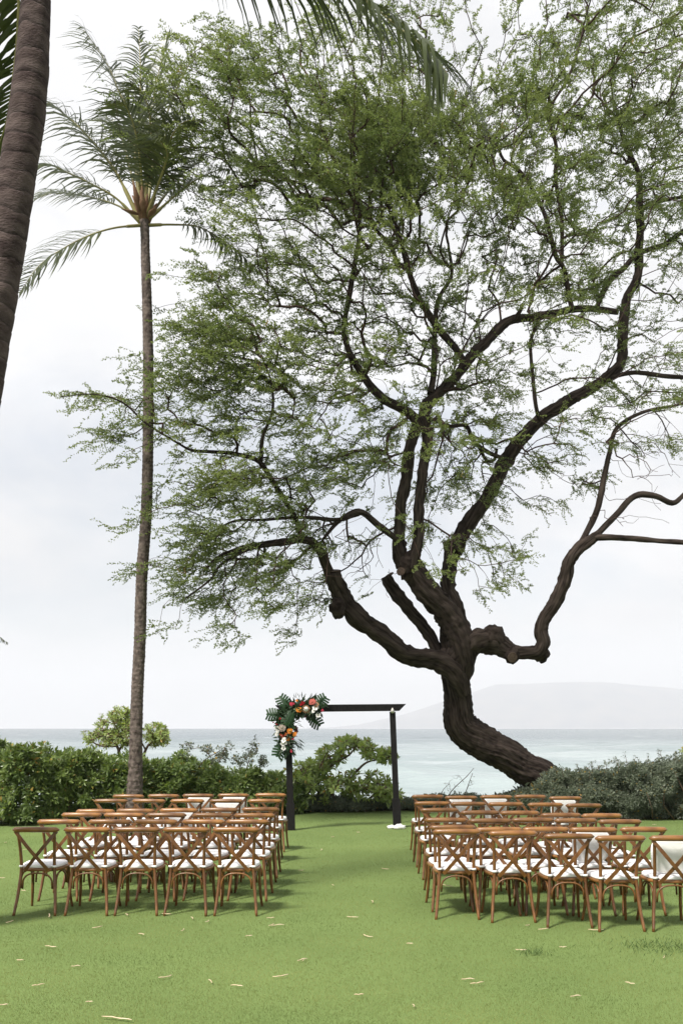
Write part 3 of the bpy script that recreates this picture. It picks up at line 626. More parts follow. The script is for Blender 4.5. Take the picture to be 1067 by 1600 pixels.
YN = 9.0
near = thing('coconut_palm', 'thick ringed palm trunk leaning in at the top left corner, close to the camera', 'palm tree', P(-150, 1136 + EYE * FPX / YN, YN), 'coconut palms around the lawn')
palm_trunk('trunk', [(-150, 1462, 92), (-128, 1300, 78), (-100, 1080, 72), (-72, 860, 68), (-36, 640, 66), (-14, 510, 64), (2, 420, 62), (23, 300, 57), (46, 150, 54), (57, 0, 44), (63, -110, 40), (66, -190, 40)], YN, YN + 0.4, near, M['palm_bark_near'], 0.19, 0.012, 32, 0.08)
CR = (66, -200)
NF = [([CR, (180, -180), (320, -108), (440, -66), (520, -32), (575, 4), (632, 50), (672, 82), (698, 114)], YN + .3, YN - 1.0, 1.12),
 ([CR, (45, -160), (32, -60), (29, 20), (24, 90), (10, 190), (-15, 260)], YN + .8, YN + 1.6, .62),
 ([CR, (-40, -300), (-180, -260), (-300, -120), (-360, 40)], YN, YN - .6, .8),
 ([CR, (-30, -340), (-120, -430), (-260, -440), (-400, -330)], YN, YN + 2.2, .8),
 ([CR, (100, -400), (160, -560), (260, -680), (380, -740)], YN, YN + 2.6, .8),
 ([CR, (160, -360), (330, -440), (520, -420), (680, -300)], YN, YN + 3.5, .8),
 ([CR, (50, -420), (20, -600), (-60, -720)], YN, YN + 1, .8),
 ([CR, (120, -330), (220, -400), (330, -420)], YN, YN - 3.2, .8),
 ([CR, (10, -330), (-60, -400), (-120, -400)], YN, YN - 3.2, .8)]
for i, (rows_, a, b, ll) in enumerate(NF):
    frond(near, fpts(rows_, a, b), ll, M['frond_near'], pr, wind=(0.0, 0, 0) if i == 0 else (-.12, 0, 0), grav=.8 if i == 0 else .7, npair=66 if i == 0 else 62, jit=.08 if i == 0 else .15, blunt=i == 0, apart=i < 2, lw=0.042 if i == 0 else .036, rw=0.024, start=0.2, fw=0.45)

far = thing('coconut_palm', 'palm mostly outside the left edge, only a frond tip showing low against the sky', 'palm tree', P(-330, 1250, 24), 'coconut palms around the lawn')
palm_trunk('trunk', [(-330, 1260, 24), (-325, 1150, 18), (-310, 1050, 16), (-300, 960, 14)], 24, 24, far, M['palm_bark'], 0.09, 0.05, 14)
for rows_, dy in [([(-300, 960), (-200, 920), (-110, 925), (-40, 965), (9, 1002)], .5), ([(-300, 960), (-250, 880), (-190, 830), (-130, 830)], 1), ([(-300, 960), (-320, 870), (-350, 800)], -1), ([(-300, 960), (-380, 900), (-460, 920), (-520, 1000)], 0), ([(-300, 960), (-230, 990), (-180, 1050)], -1), ([(-300, 960), (-370, 990), (-410, 1060)], 1)]:
    frond(far, fpts(rows_, 24, 24 + dy), .7, M['frond'], pr, npair=44, lw=.045, rw=.03, start=.24)

# ------------------------------------------------------------------ hedges and shrubs
def hedge(name, label, prof, front, depth, nros, leafn, Ll, Lw, m, seed, rough=0.22, ystep=None, extra=0.25, dirs_up=0.55, stems=60):
    """prof: (pixel x, pixel y of the top) at distance front(x); leaves fill the shell of the mass"""
    r = np.random.default_rng(seed); prof = np.array(prof, float)
    k = int(nros * 2.2); px0 = r.uniform(prof[0, 0], prof[-1, 0], k)
    Yf = np.interp(px0, [q[0] for q in front], [q[1] for q in front])
    X = (px0 - CX) * Yf / FPX
    top = EYE - (np.interp(px0, prof[:, 0], prof[:, 1]) - HY) * (Yf + 0.5) / FPX - rough * .42
    f1 = np.array([mnoise.noise(Vector((x * 1.1, seed, 0))) for x in X])
    yy = r.random(k) ** 1.7 * depth
    bump = np.array([mnoise.noise(Vector((x * 1.9, y * 1.9, seed + 9))) + .5 * mnoise.noise(Vector((x * 5, y * 5, seed))) for x, y in zip(X, yy)])
    tp = np.maximum(top + bump * rough * 0.75, .25)
    # half on the roof, half on the front face, some inside
    kind = r.random(k); z = np.where(kind < 0.36, tp - r.exponential(0.07, k), r.random(k) ** .85 * tp)
    bulge = 0.35 * np.sin(np.clip(z / np.maximum(tp, .1), 0, 1) * math.pi * 0.75 + .3)
    fz = np.array([mnoise.noise(Vector((x * 1.7, zz * 1.7, seed + 4))) + .5 * mnoise.noise(Vector((x * 4.5, zz * 4.5, seed + 5))) for x, zz in zip(X, z)])
    fy = Yf + 0.45 - bulge + fz * rough + f1 * 0.12
    y = np.where(kind < 0.36, fy + yy, np.where(kind < 0.86, fy + r.exponential(0.09, k), fy + r.random(k) * depth * .6))
    ok = (z > 0.06) & (z < tp + .05); cen = np.stack([X, y, z], 1)[ok][:nros]
    kd = kind[ok][:nros]
    out_ = np.where((kd < .36)[:, None], np.array((0, -0.25, 1.0)), np.array((0, -1.0, dirs_up))) + r.normal(size=(len(cen), 3)) * 0.42
    base = np.array((float(np.mean(X)), float(np.mean(Yf)) + depth / 2, 0.0))
    root = thing(name, label, 'hedge', base)
    ni = int(len(cen) * .4); pick = r.integers(len(cen), size=ni)
    inner = np.stack([cen[pick, 0] + r.normal(0, .1, ni), np.interp(cen[pick, 0], np.sort(X), Yf[np.argsort(X)]) + .55 + r.random(ni) * depth * .55, r.random(ni) * np.maximum(tp[ok][:nros][pick] - .12, .1)], 1)
    cen = np.vstack([cen, inner]); out_ = np.vstack([out_, np.array((0, -.4, .5)) + r.normal(size=(ni, 3))])
    v, f = rosettes(cen[:len(cen) - ni], out_[:len(cen) - ni], leafn, Ll, Lw, r); v2, f2 = rosettes(cen[-ni:], out_[-ni:], 5, .17, .085, r)
    v = np.vstack([v, v2]); k1 = len(f) // 4; f = np.concatenate([np.concatenate([f[i * k1:(i + 1) * k1], f2[i * (len(f2) // 4):(i + 1) * (len(f2) // 4)] + (len(v) - len(v2))]) for i in range(4)])
    mi = np.zeros(len(f), int); nl = len(v) // 5; yl = r.random(nl) < 0.02; mi[:] = np.tile(yl.astype(int), 4)
    link('foliage', mesh_np('foliage', v - base, f, [m, M['yellow_leaf']], mi=mi), root, 'stuff')
    st = MB()
    for _ in range(stems):
        c = cen[r.integers(len(cen))]; b0 = np.array((c[0] + r.normal(0, .25), c[1] + abs(r.normal(0, .35)) + .15, 0.0))
        st.tube([b0 - base, (b0 * .4 + c * .6) - base + r.normal(size=3) * .05, c - base], [.016, .011, .005], 5)
    link('stems', st.mesh('stems', M['stem']), root, 'stuff')
    return root, cen

hedge('leafy_hedge', 'long bright green glossy-leaved hedge along the left side behind the chairs', [(-110, 1158), (-40, 1158), (0, 1160), (60, 1168), (100, 1170), (135, 1174), (165, 1182), (260, 1182), (300, 1186), (350, 1196), (400, 1202), (440, 1210), (476, 1222)],
      [(-110, 18.6), (60, 18.8), (150, 19.7), (300, 20.2), (440, 20.9), (480, 21.4)], 1.9, 3900, 13, 0.155, 0.048, M['naupaka'], 31, rough=.40)
hedge('grey_hedge', 'dense grey-green small-leaved hedge on the right behind the chairs', [(835, 1222), (860, 1204), (900, 1196), (940, 1194), (980, 1188), (1015, 1192), (1050, 1186), (1080, 1178), (1180, 1175)],
      [(835, 20.6), (900, 20.0), (1000, 19.7), (1180, 19.6)], 1.9, 8500, 7, 0.066, 0.028, M['grey_leaf'], 47, rough=0.38)
hedge('grey_shrub', 'low strip of grey-green small-leaved groundcover under the arch, at the lawn edge', [(440, 1243), (500, 1240), (540, 1243), (575, 1250), (606, 1256), (632, 1252), (660, 1248)],
      [(440, 21.2), (520, 21.5), (600, 21.9), (660, 22.2)], 1.0, 2600, 8, 0.055, 0.024, M['grey_leaf'], 53, rough=0.12, stems=20)
hedge('dark_scrub', 'low dark scrub between the arch and the leaning trunk, seen over the right chairs', [(640, 1247), (668, 1240), (700, 1238), (740, 1238), (775, 1240), (800, 1234), (850, 1222)],
      [(640, 22.0), (740, 21.6), (850, 20.8)], 1.0, 2200, 7, 0.06, 0.028, M['grey_leaf'], 59, rough=0.16, stems=30)

def shrub(name, label, base_px, Yb, stems_px, att_px, m, leafn, Ll, Lw, seed, ydev=0.35, k=0.007, cat='shrub', upb=0.7, gz=None, jitter=0, ros=1):
    r = np.random.default_rng(seed); bx, by = base_px
    base = P(bx, by, Yb); base[2] = max(gz if gz is not None else float(ground_z(0, np.array(Yb))), base[2] if gz is None else gz)
    root = thing(name, label, cat, base); nodes = []; tr_ = MB()
    for rows_ in stems_px:
        q = spline(np.array([(*P(x, y, Yb + dy), w_ * Yb / FPX / 2) for (x, y, w_, dy) in rows_]), step=.06)
        tr_.tube(q[:, :3] - base, q[:, 3], 7); nodes.append(q[:, :3])
    link('trunk', tr_.mesh('trunk', M['stem']), root)
    A = np.array([P(x + r.normal(0, jitter), y + r.normal(0, jitter), Yb + r.normal(0, ydev)) for (x, y) in att_px])
    gg = Growth(np.vstack(nodes)); d = gg.grow(A, r, .12, .12)
    link('twigs', gg.mesh('twigs', M['stem'], k, .45, .03, base), root, 'stuff')
    cen = np.vstack([A] + [A - d * r.uniform(.03, .12, (len(A), 1)) + r.normal(size=A.shape) * .05 for _ in range(ros - 1)]); dd = np.vstack([d] * ros)
    v, f = rosettes(cen, dd + np.array((0, -.25, upb)) + r.normal(size=cen.shape) * .35, leafn, Ll, Lw, r, spread=(.2, 1.5))
    mi = np.tile((r.random(len(v) // 5) < 0.03).astype(int), 4)
    link('foliage', mesh_np('foliage', v - base, f, [m, M['yellow_leaf']], mi=mi), root, 'stuff')
    return root
sr = np.random.default_rng(3)
def blob(n, *ells):
    o = []
    for (x, y, rx, ry) in ells:
        for _ in range(n):
            a, q = sr.uniform(0, 6.28), math.sqrt(sr.random()); o.append((x + rx * q * math.cos(a), y + ry * q * math.sin(a)))
    return o
shrub('leaning_shrub', 'open leaning shrub with big bright leaves, framed by the black arch', (520, 1262), 22.0,
      [[(535, 1268, 6, 0), (505, 1215, 5, 0), (520, 1195, 4, 0), (545, 1180, 3, -.1), (556, 1166, 2, -.1)], [(545, 1265, 5, 0), (548, 1220, 5, .1), (562, 1200, 4, 0), (576, 1190, 3, 0), (597, 1186, 2, 0)], [(520, 1266, 5, 0), (485, 1220, 4, 0), (478, 1200, 3, 0)], [(560, 1266, 4, 0), (590, 1235, 3, 0), (604, 1222, 2, 0)]],
      blob(36, (545, 1162, 24, 9), (575, 1170, 10, 14), (520, 1178, 22, 14), (498, 1196, 22, 12), (602, 1180, 18, 10), (474, 1205, 26, 14)) + blob(62, (500, 1218, 46, 18), (560, 1222, 48, 20), (520, 1238, 60, 16)) + blob(26, (592, 1225, 24, 16), (600, 1240, 24, 12), (615, 1243, 14, 8)),
      M['naupaka_pale'], 12, 0.16, 0.056, 61, ydev=.4)
shrub('round_shrub', 'rounded pale-leaved little tree showing above the hedge, left of the slim palm trunk', (189, 1262), 23.0,
      [[(189, 1275, 6, 0), (189, 1200, 5.5, 0), (187, 1176, 5, 0), (180, 1160, 4, 0), (168, 1148, 3, 0)], [(187, 1172, 4, 0), (196, 1155, 3, 0), (193, 1138, 2, 0)], [(184, 1166, 3, 0), (160, 1166, 2.5, 0), (142, 1158, 2, 0)]],
      blob(85, (178, 1136, 30, 24), (165, 1152, 34, 14), (187, 1118, 18, 14), (196, 1150, 18, 16)) + blob(12, (136, 1152, 12, 9)), M['naupaka_pale'], 11, 0.10, 0.038, 67, ydev=.4, ros=1)
shrub('round_shrub', 'smaller rounded pale-leaved shrub top peeking out right of the slim palm trunk', (236, 1262), 23.2,
      [[(226, 1275, 5, 0), (224, 1195, 5, 0), (230, 1168, 4, 0), (243, 1155, 3, 0)], [(228, 1172, 3, 0), (222, 1160, 2, 0)]],
      blob(75, (243, 1143, 20, 15), (246, 1154, 18, 12)), M['naupaka_pale'], 11, 0.10, 0.038, 71, ydev=.35)
shrub('trailing_vine', 'thin loose vine stems with sparse leaves rising above the hedge left of the arch', (340, 1235), 21.2,
      [[(300, 1215, 2, 0), (318, 1190, 1.5, 0), (345, 1172, 1.2, 0)], [(330, 1215, 2, 0), (345, 1185, 1.5, 0), (352, 1168, 1, 0)], [(380, 1220, 2, 0), (390, 1185, 1.2, 0), (396, 1162, .8, 0)], [(400, 1220, 2, 0), (408, 1190, 1, 0)]],
      blob(14, (300, 1168, 26, 7), (340, 1172, 22, 10), (350, 1185, 20, 8), (392, 1172, 10, 12), (380, 1188, 14, 8), (410, 1188, 8, 8)) + [(399, 1150), (358, 1158), (365, 1166)], M['grey_leaf'], 7, 0.075, 0.04, 73, ydev=.25, k=.003, cat='vine', ros=2)
shrub('bare_twigs', 'fine bare wispy twigs with a few leaves, against the sea beside the right arch post', (700, 1262), 22.2,
      [[(690, 1262, 2, 0), (706, 1235, 1.4, 0), (728, 1214, 1, 0), (740, 1200, .7, 0)], [(720, 1262, 2, 0), (730, 1230, 1.2, 0), (738, 1208, .8, 0)], [(688, 1262, 1.6, 0), (690, 1238, 1, 0), (700, 1226, .7, 0)]],
      blob(10, (715, 1220, 14, 10), (735, 1222, 10, 12), (700, 1230, 12, 8)), M['grey_leaf'], 2, 0.03, 0.014, 79, ydev=.2, k=.0022, cat='twigs')
shrub('yellow_green_shrub', 'bright yellow-green shrub tip at the right edge above the grey hedge', (1085, 1250), 21.4,
      [[(1085, 1272, 5, 0), (1080, 1220, 4, 0), (1074, 1190, 3, 0)]], blob(26, (1074, 1178, 13, 12), (1082, 1196, 14, 14)), M['naupaka_pale'], 10, 0.09, 0.035, 83, ydev=.25)
hr = np.random.default_rng(90)
link_sprigs = []
def sprigs(parent_label, pts, Y, m, seed, Ll):
    r = np.random.default_rng(seed); cen, dr, mb = [], [], MB(); base = P(pts[0][0], 1270, Y); base[2] = 0.0
    root = thing('hedge_sprigs', parent_label, 'shoots', base)
    for (x, y, h) in pts:
        a = P(x, y + h, Y + r.normal(0, .3)); b = P(x + r.normal(0, 5), y, a[1]); mb.tube([a - base, (a + b) / 2 + r.normal(size=3) * .03 - base, b - base], [.007, .005, .002], 4)
        for t in np.linspace(.15, 1, max(3, int(h / 4))): cen.append(a + (b - a) * t + r.normal(size=3) * .02); dr.append((b - a) / np.linalg.norm(b - a))
    v, f = rosettes(np.array(cen), np.array(dr), 6, Ll, Ll * .45, r); mb_ = link('stem', mb.mesh('stem', M['stem']), root)
    link('foliage', mesh_np('foliage', v - base, f, m), root, 'stuff')
sprigs('upright leafy shoots sticking out of the top of the grey hedge on the right', [(979, 1176, 34), (985, 1182, 26), (1003, 1184, 22), (1030, 1172, 30), (1038, 1170, 30), (1010, 1180, 24), (950, 1188, 20), (925, 1190, 16), (905, 1192, 16), (1050, 1178, 20), (965, 1186, 20), (1020, 1186, 18), (880, 1196, 18), (870, 1196, 14), (915, 1188, 14), (1060, 1182, 16)], 20.4, M['grey_leaf'], 93, 0.062)

# ------------------------------------------------------------------ cross-back chairs
def chair_meshes():
    R = {}
    def back_post(s):
        p = spline([(s * .208, -.315, 0, .0135), (s * .190, -.255, .17, .0155), (s * .172, -.215, .36, .017), (s * .166, -.205, .47, .0165), (s * .172, -.222, .65, .0155), (s * .186, -.262, .845, .0145)], n=5)
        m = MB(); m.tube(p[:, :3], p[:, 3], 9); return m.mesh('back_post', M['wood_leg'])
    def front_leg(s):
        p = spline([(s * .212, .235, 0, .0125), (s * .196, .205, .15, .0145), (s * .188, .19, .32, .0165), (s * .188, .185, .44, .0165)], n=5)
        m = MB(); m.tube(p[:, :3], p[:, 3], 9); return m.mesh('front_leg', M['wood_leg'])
    R['post'] = [back_post(-1), back_post(1)]; R['leg'] = [front_leg(-1), front_leg(1)]
    # top rail: thick rounded bar, bowed to the rear
    xs_ = np.linspace(-.236, .236, 17); e = np.abs(xs_) / .236
    rr = .0285 * np.sqrt(np.clip(1.0 - np.clip((e - .86) / .145, 0, 1) ** 2, .02, 1)) * (0.93 + .07 * (1 - e))
    pts = np.stack([xs_, -.262 - .034 * (1 - e ** 2), .848 + .006 * (1 - e ** 2)], 1)
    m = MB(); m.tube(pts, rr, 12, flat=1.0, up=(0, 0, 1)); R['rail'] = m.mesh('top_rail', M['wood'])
    def bar(s, off):
        a = np.array((s * .205, -.252 - off, .832)); b = np.array((-s * .128, -.224 - off, .432)); q = []
        for t in np.linspace(0, 1, 9): p = a + (b - a) * t; p[1] -= .030 * math.sin(math.pi * t); q.append(p)
        m = MB(); q = np.array(q); T, N, B = frames(q, up=(0, 1, 0)); vs = []
        for i in range(9):
            for (u_, v_) in ((-.0065, -.0165), (.0065, -.0165), (.0065, .0165), (-.0065, .0165)): vs.append(q[i] + N[i] * u_ + B[i] * v_)
        fs = [(i * 4 + j, i * 4 + (j + 1) % 4, i * 4 + 4 + (j + 1) % 4, i * 4 + 4 + j) for i in range(8) for j in range(4)] + [(3, 2, 1, 0), (32, 33, 34, 35)]
        m.add(vs, fs); return m.mesh('cross_bar', M['wood_leg'], False)
    R['bar'] = [bar(1, 0.002), bar(-1, 0.017)]
    def outline(k, wf, wr_, d0, d1, p=3.2):
        o = []
        for i in range(k):
            t = 2 * math.pi * i / k; c, s_ = math.cos(t), math.sin(t)
            ex = 2 / p; u_ = math.copysign(abs(c) ** ex, c); v_ = math.copysign(abs(s_) ** ex, s_)
            y = (d0 + d1) / 2 + v_ * (d1 - d0) / 2; wdt = wr_ + (wf - wr_) * (y - d0) / (d1 - d0); o.append((u_ * wdt / 2, y))
        return np.array(o)
    def slab(name, o, levels, m_, smooth=True):
        k = len(o); c = o.mean(0); vs = []
        for (z, s_) in levels:
            for q in o: vs.append((c[0] + (q[0] - c[0]) * s_, c[1] + (q[1] - c[1]) * s_, z))
        fs = [(i * k + j, i * k + (j + 1) % k, (i + 1) * k + (j + 1) % k, (i + 1) * k + j) for i in range(len(levels) - 1) for j in range(k)]
        fs.append(tuple(range(k - 1, -1, -1))); n0 = (len(levels) - 1) * k; fs.append(tuple(range(n0, n0 + k)))
        m = MB(); m.add(vs, fs); return m.mesh(name, m_, smooth)
    so = outline(28, .465, .40, -.215, .225, 3.4)
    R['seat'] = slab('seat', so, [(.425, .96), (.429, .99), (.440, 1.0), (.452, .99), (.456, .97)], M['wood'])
    co = outline(30, .425, .375, -.20, .205, 3.6)
    R['cushion'] = slab('cushion', co, [(.457, .93), (.459, .985), (.466, 1.005), (.472, .998), (.480, 1.005), (.488, .99), (.496, .94), (.501, .8), (.504, .55), (.505, .2)], M['cushion'])
    def brace(kind):
        if kind == 0: a, b, top, bot, nrm = (-.150, -.222, 0), (.150, -.222, 0), .412, .285, 0
        elif kind == 1: a, b, top, bot, nrm = (-.158, .198, 0), (.158, .198, 0), .412, .285, 0
        elif kind == 2: a, b, top, bot, nrm = (-.178, -.195, 0), (-.184, .165, 0), .412, .285, 1
        else: a, b, top, bot, nrm = (.178, -.195, 0), (.184, .165, 0), .412, .285, 1
        a, b = np.array(a), np.array(b); q = []
        for t in np.linspace(0, math.pi, 13):
            u_ = (1 - math.copysign(abs(math.cos(t)) ** .8, math.cos(t))) / 2; p = a + (b - a) * u_; p[2] = bot + (top - bot) * math.sin(t) ** .75; q.append(p)
        q[0][2] -= .03; q[-1][2] -= .03
        m = MB(); m.tube(np.array(q), .0095, 6); return m.mesh('brace', M['wood_leg'])
    R['brace'] = [brace(i) for i in range(4)]
    def tie(s):
        m = MB(); c = np.array((s * .166, -.205, .478)); q = [c + np.array((math.cos(a) * .0185, math.sin(a) * .0185, 0)) for a in np.linspace(0, 2 * math.pi, 11)]
        m.tube(q, .0075, 5, flat=1.5); m.box((s * .145, -.185, .476), (.04, .03, .008)); return m.mesh('tie', M['cushion'])
    R['tie'] = [tie(-1), tie(1)]
    return R
CM = chair_meshes()
row_words = ['nearest', 'second', 'third', 'fourth', 'fifth', 'farthest']
seat_words = ['at the aisle', 'second from the aisle', 'in the middle', 'fourth from the aisle', 'at the outer end']
# pixel centres and heights of every top rail, nearest row first, listed from the left
LEFT = [([56.5, 136.6, 214, 291, 369], 1292.3, 1292.5), ([92.7, 172.4, 244.4, 318, 387], 1280.3, 1280.3), ([128, 194, 260, 332, 397.5], 1269.8, 1270.6),
        ([149.6, 212.5, 279.7, 343, 407], 1264.5, 1261.4), ([173.7, 233, 293, 354, 414], 1248.7, 1248.7), ([201, 256, 310, 365, 423], 1241.5, 1239.6)]
RIGHT = [([714, 801, 888.5, 969, 1054], [1295.4, 1298, 1302.5, 1305.5, 1305.5]), ([706.7, 779, 852.5, 926.7, 1004.6], [1289.1, 1292.5, 1292.1, 1292.5, 1292.1]),
         ([696.7, 765.4, 832, 898.6, 967.7], [1277.8, 1279, 1277.8, 1278.6, 1280.3]), ([686.6, 749.5, 811.5, 876, 939.6], [1262.7, 1266.5, 1267, 1270.3, 1271.1]),
         ([675, 731.4, 790, 851.7, 911.6], [1252.3, 1253.2, 1253.6, 1254.4, 1255.6]), ([668, 720, 775, 827.8, 883], [1241.8, 1243.5, 1242.5, 1242, 1244.5])]
UPRIGHT = {('left', 5, 2), ('left', 5, 3), ('left', 4, 3), ('left', 3, 2), ('right', 0, 4), ('right', 1, 3), ('right', 5, 1), ('right', 5, 2), ('right', 5, 4)}
cr_ = random.Random(17)
def chair(x, y, side, row, seat_i, extra):
    RAILZ = .876; Yr = FPX * (EYE - RAILZ) / (y - HY); X = (x - CX) * Yr / FPX
    yaw = rad(cr_.uniform(-2.2, 2.2) - (2.0 if side == 'left' else 0.0))
    lbl = f"brown cross-back chair with white cushion, {row_words[row]} row of the {side} block, {seat_words[seat_i]}"
    o = thing('cross_back_chair', lbl, 'chair', (X - math.sin(yaw) * -.27 * -1, Yr + .27, 0), 'cross-back chairs set out for the ceremony')
    o.rotation_euler = (0, 0, yaw)
    for s in (0, 1): link('back_post', CM['post'][s], o); link('front_leg', CM['leg'][s], o); link('cross_bar', CM['bar'][s], o)
    link('top_rail', CM['rail'], o); link('seat', CM['seat'], o)
    for b in CM['brace']: link('brace', b, o)
    cu = link('cushion', CM['cushion'], o)
    for s in (0, 1): link('tie', CM['tie'][s], cu)
    if extra:
        q = thing('spare_cushion', f"white cushion propped upright, {row_words[row]} row of {side} chairs, {seat_words[seat_i]}", 'cushion', (0, 0, 0), 'cushions propped upright on chairs')
        Mx = Matrix.Translation(o.location) @ Matrix.Rotation(yaw, 4, 'Z') @ Matrix.Translation((0, -.150, .672)) @ Matrix.Rotation(rad(98), 4, 'X') @ Matrix.Diagonal((.92, .82, 1, 1)) @ Matrix.Translation((0, 0, -.48))
        q.location = Mx.to_translation(); q.rotation_euler = Mx.to_euler(); q.scale = (.92, .82, 1)
        link('cushion_cover', CM['cushion'], q)
for ri, (xs_, y0, y1) in enumerate(LEFT):
    for ci, x in enumerate(xs_): chair(x, y0 + (y1 - y0) * ci / 4, 'left', ri, 4 - ci, ('left', ri, ci) in UPRIGHT)
for ri, (xs_, yy_) in enumerate(RIGHT):
    for ci, x in enumerate(xs_): chair(x, yy_[ci], 'right', ri, ci, ('right', ri, ci) in UPRIGHT)

# ------------------------------------------------------------------ the arch
A0 = P(454.8, 1297, 18.07); A1 = P(620.5, 1293, 18.5)
arch = thing('wedding_arch', 'slim black square ceremony arch standing at the end of the aisle', 'arch', tuple((A0 + A1) / 2))
AO = (A0 + A1) / 2
def post(base, top, wd, name, m='black', z0=0, z1=1):
    mb = MB(); a = base + (top - base) * z0; b = base + (top - base) * z1; hw = wd / 2; vs = []
    for p in (a, b):
        for sx_, sy_ in ((-1, -1), (1, -1), (1, 1), (-1, 1)): vs.append(p + np.array((sx_ * hw, sy_ * hw, 0)) - AO)
    mb.add(vs, [(0, 1, 5, 4), (1, 2, 6, 5), (2, 3, 7, 6), (3, 0, 4, 7), (0, 3, 2, 1), (4, 5, 6, 7)]); return link(name, mb.mesh(name, M[m], False), arch)
A0[2] = A1[2] = 0.0; AO[2] = 0.0; arch.location = AO
T0 = P(450, 1113, 18.07); T1 = P(613, 1112, 18.5)
post(A0, T0, .112, 'post'); post(A1, T1, .106, 'post')
post(A0, T0, .148, 'post_sleeve', z0=0, z1=.225); post(A1, T1, .146, 'post_sleeve', z0=0, z1=.25)
B0, B1 = P(430.5, 1107.5, 18.03), P(632.7, 1105.5, 18.53)
bd = norm(B1 - B0); bn = norm(np.cross(bd, (0, 0, 1))); mb = MB(); vs = []
Lb = np.linalg.norm(B1 - B0)
for k_, sy_ in ((0, -.07), (1, .07)):
    for (s_, z_) in ((0, .066), (Lb, .066), (Lb - .13, -.062), (.13, -.062)): vs.append(B0 + bd * s_ + bn * sy_ + np.array((0, 0, z_)) - AO)
mb.add(vs, [(0, 1, 2, 3), (7, 6, 5, 4), (0, 4, 5, 1), (1, 5, 6, 2), (2, 6, 7, 3), (3, 7, 4, 0)]); link('beam', mb.mesh('beam', M['black'], False), arch)
mb = MB(); mb.tube([P(613, 1113, 18.42) - AO, P(613, 1110, 18.4) - AO, P(613, 1106, 18.41) - AO], [.034, .03, .008], 8); link('bolt_cover', mb.mesh('bolt_cover', M['metal']), arch)
def rock(name, label, x, y, Y, r, seed, sq, grp):
    v, f = [], []; nu, nv = 14, 9
    for a in range(nv + 1):
        for b in range(nu):
            th, ph = math.pi * a / nv, 2 * math.pi * b / nu; d = Vector((math.sin(th) * math.cos(ph), math.sin(th) * math.sin(ph), math.cos(th)))
            k = r * (1 + .4 * mnoise.noise(d * 1.8 + Vector((seed, 0, 0))) + .15 * mnoise.noise(d * 5 + Vector((seed, 0, 0)))); v.append((d.x * k * sq[0], d.y * k * sq[1], d.z * k * sq[2] + r * sq[2] * .7))
    for a in range(nv):
        for b in range(nu): f.append((a * nu + b, a * nu + (b + 1) % nu, (a + 1) * nu + (b + 1) % nu, (a + 1) * nu + b))
    mb = MB(); mb.add(v, f); o = link(name, mb.mesh(name, M['stone'])); p = P(x, y, Y); o.location = (p[0], p[1], 0); o['label'] = label; o['category'] = 'stone'; o['group'] = grp
rock('white_stone', 'flat white coral stone at the left foot of the right arch post', 612, 1295, 18.3, .08, 1, (1.15, .8, .5), 'white stones at the arch foot')
rock('white_stone', 'larger white coral stone in front of the right arch post foot', 624, 1295, 18.25, .095, 4, (1.1, .8, .55), 'white stones at the arch foot')

# ------------------------------------------------------------------ flowers on the arch
FC = dict(mon=(.018, .052, .016), fern=(.018, .040, .013), orange=(.72, .24, .03), deep=(.42, .07, .025), red=(.42, .012, .02), pink=(.55, .05, .09), coral=(.52, .13, .10), white=(.82, .80, .76), tan=(.42, .24, .13), grey=(.30, .25, .20), burg=(.07, .018, .018), pale=(.42, .48, .22), ochre=(.52, .27, .05), dark=(.03, .02, .015))
FM = {k: mat('flower_' + k if k not in ('mon', 'fern') else 'leaf_' + k, c, .5 if k in ('mon', 'fern') else .65, .25, scale=30, col2=[q * .62 for q in c], trans=.12) for k, c in FC.items()}
gar = thing('flower_garland', 'tropical flower spray with split leaves and orange and white blooms on the arch corner', 'flowers', tuple(P(462, 1120, 17.95)))
GO = np.array(gar.location); frng = np.random.default_rng(77)
def gp(cx_, cy_, dy=0.0): return P(415 + cx_ / 10.67, 1080 + cy_ / 10.67, 17.95 + dy) - GO
U = 17.95 / FPX / 10.67                                        # metres per enlarged pixel
def orient(nrm_, roll):
    n = norm(np.array(nrm_, float)); a = norm(np.cross((0, 0, 1.0), n)) if abs(n[2]) < .95 else np.array((1., 0, 0)); b = np.cross(n, a)
    return a * math.cos(roll) + b * math.sin(roll), -a * math.sin(roll) + b * math.cos(roll), n
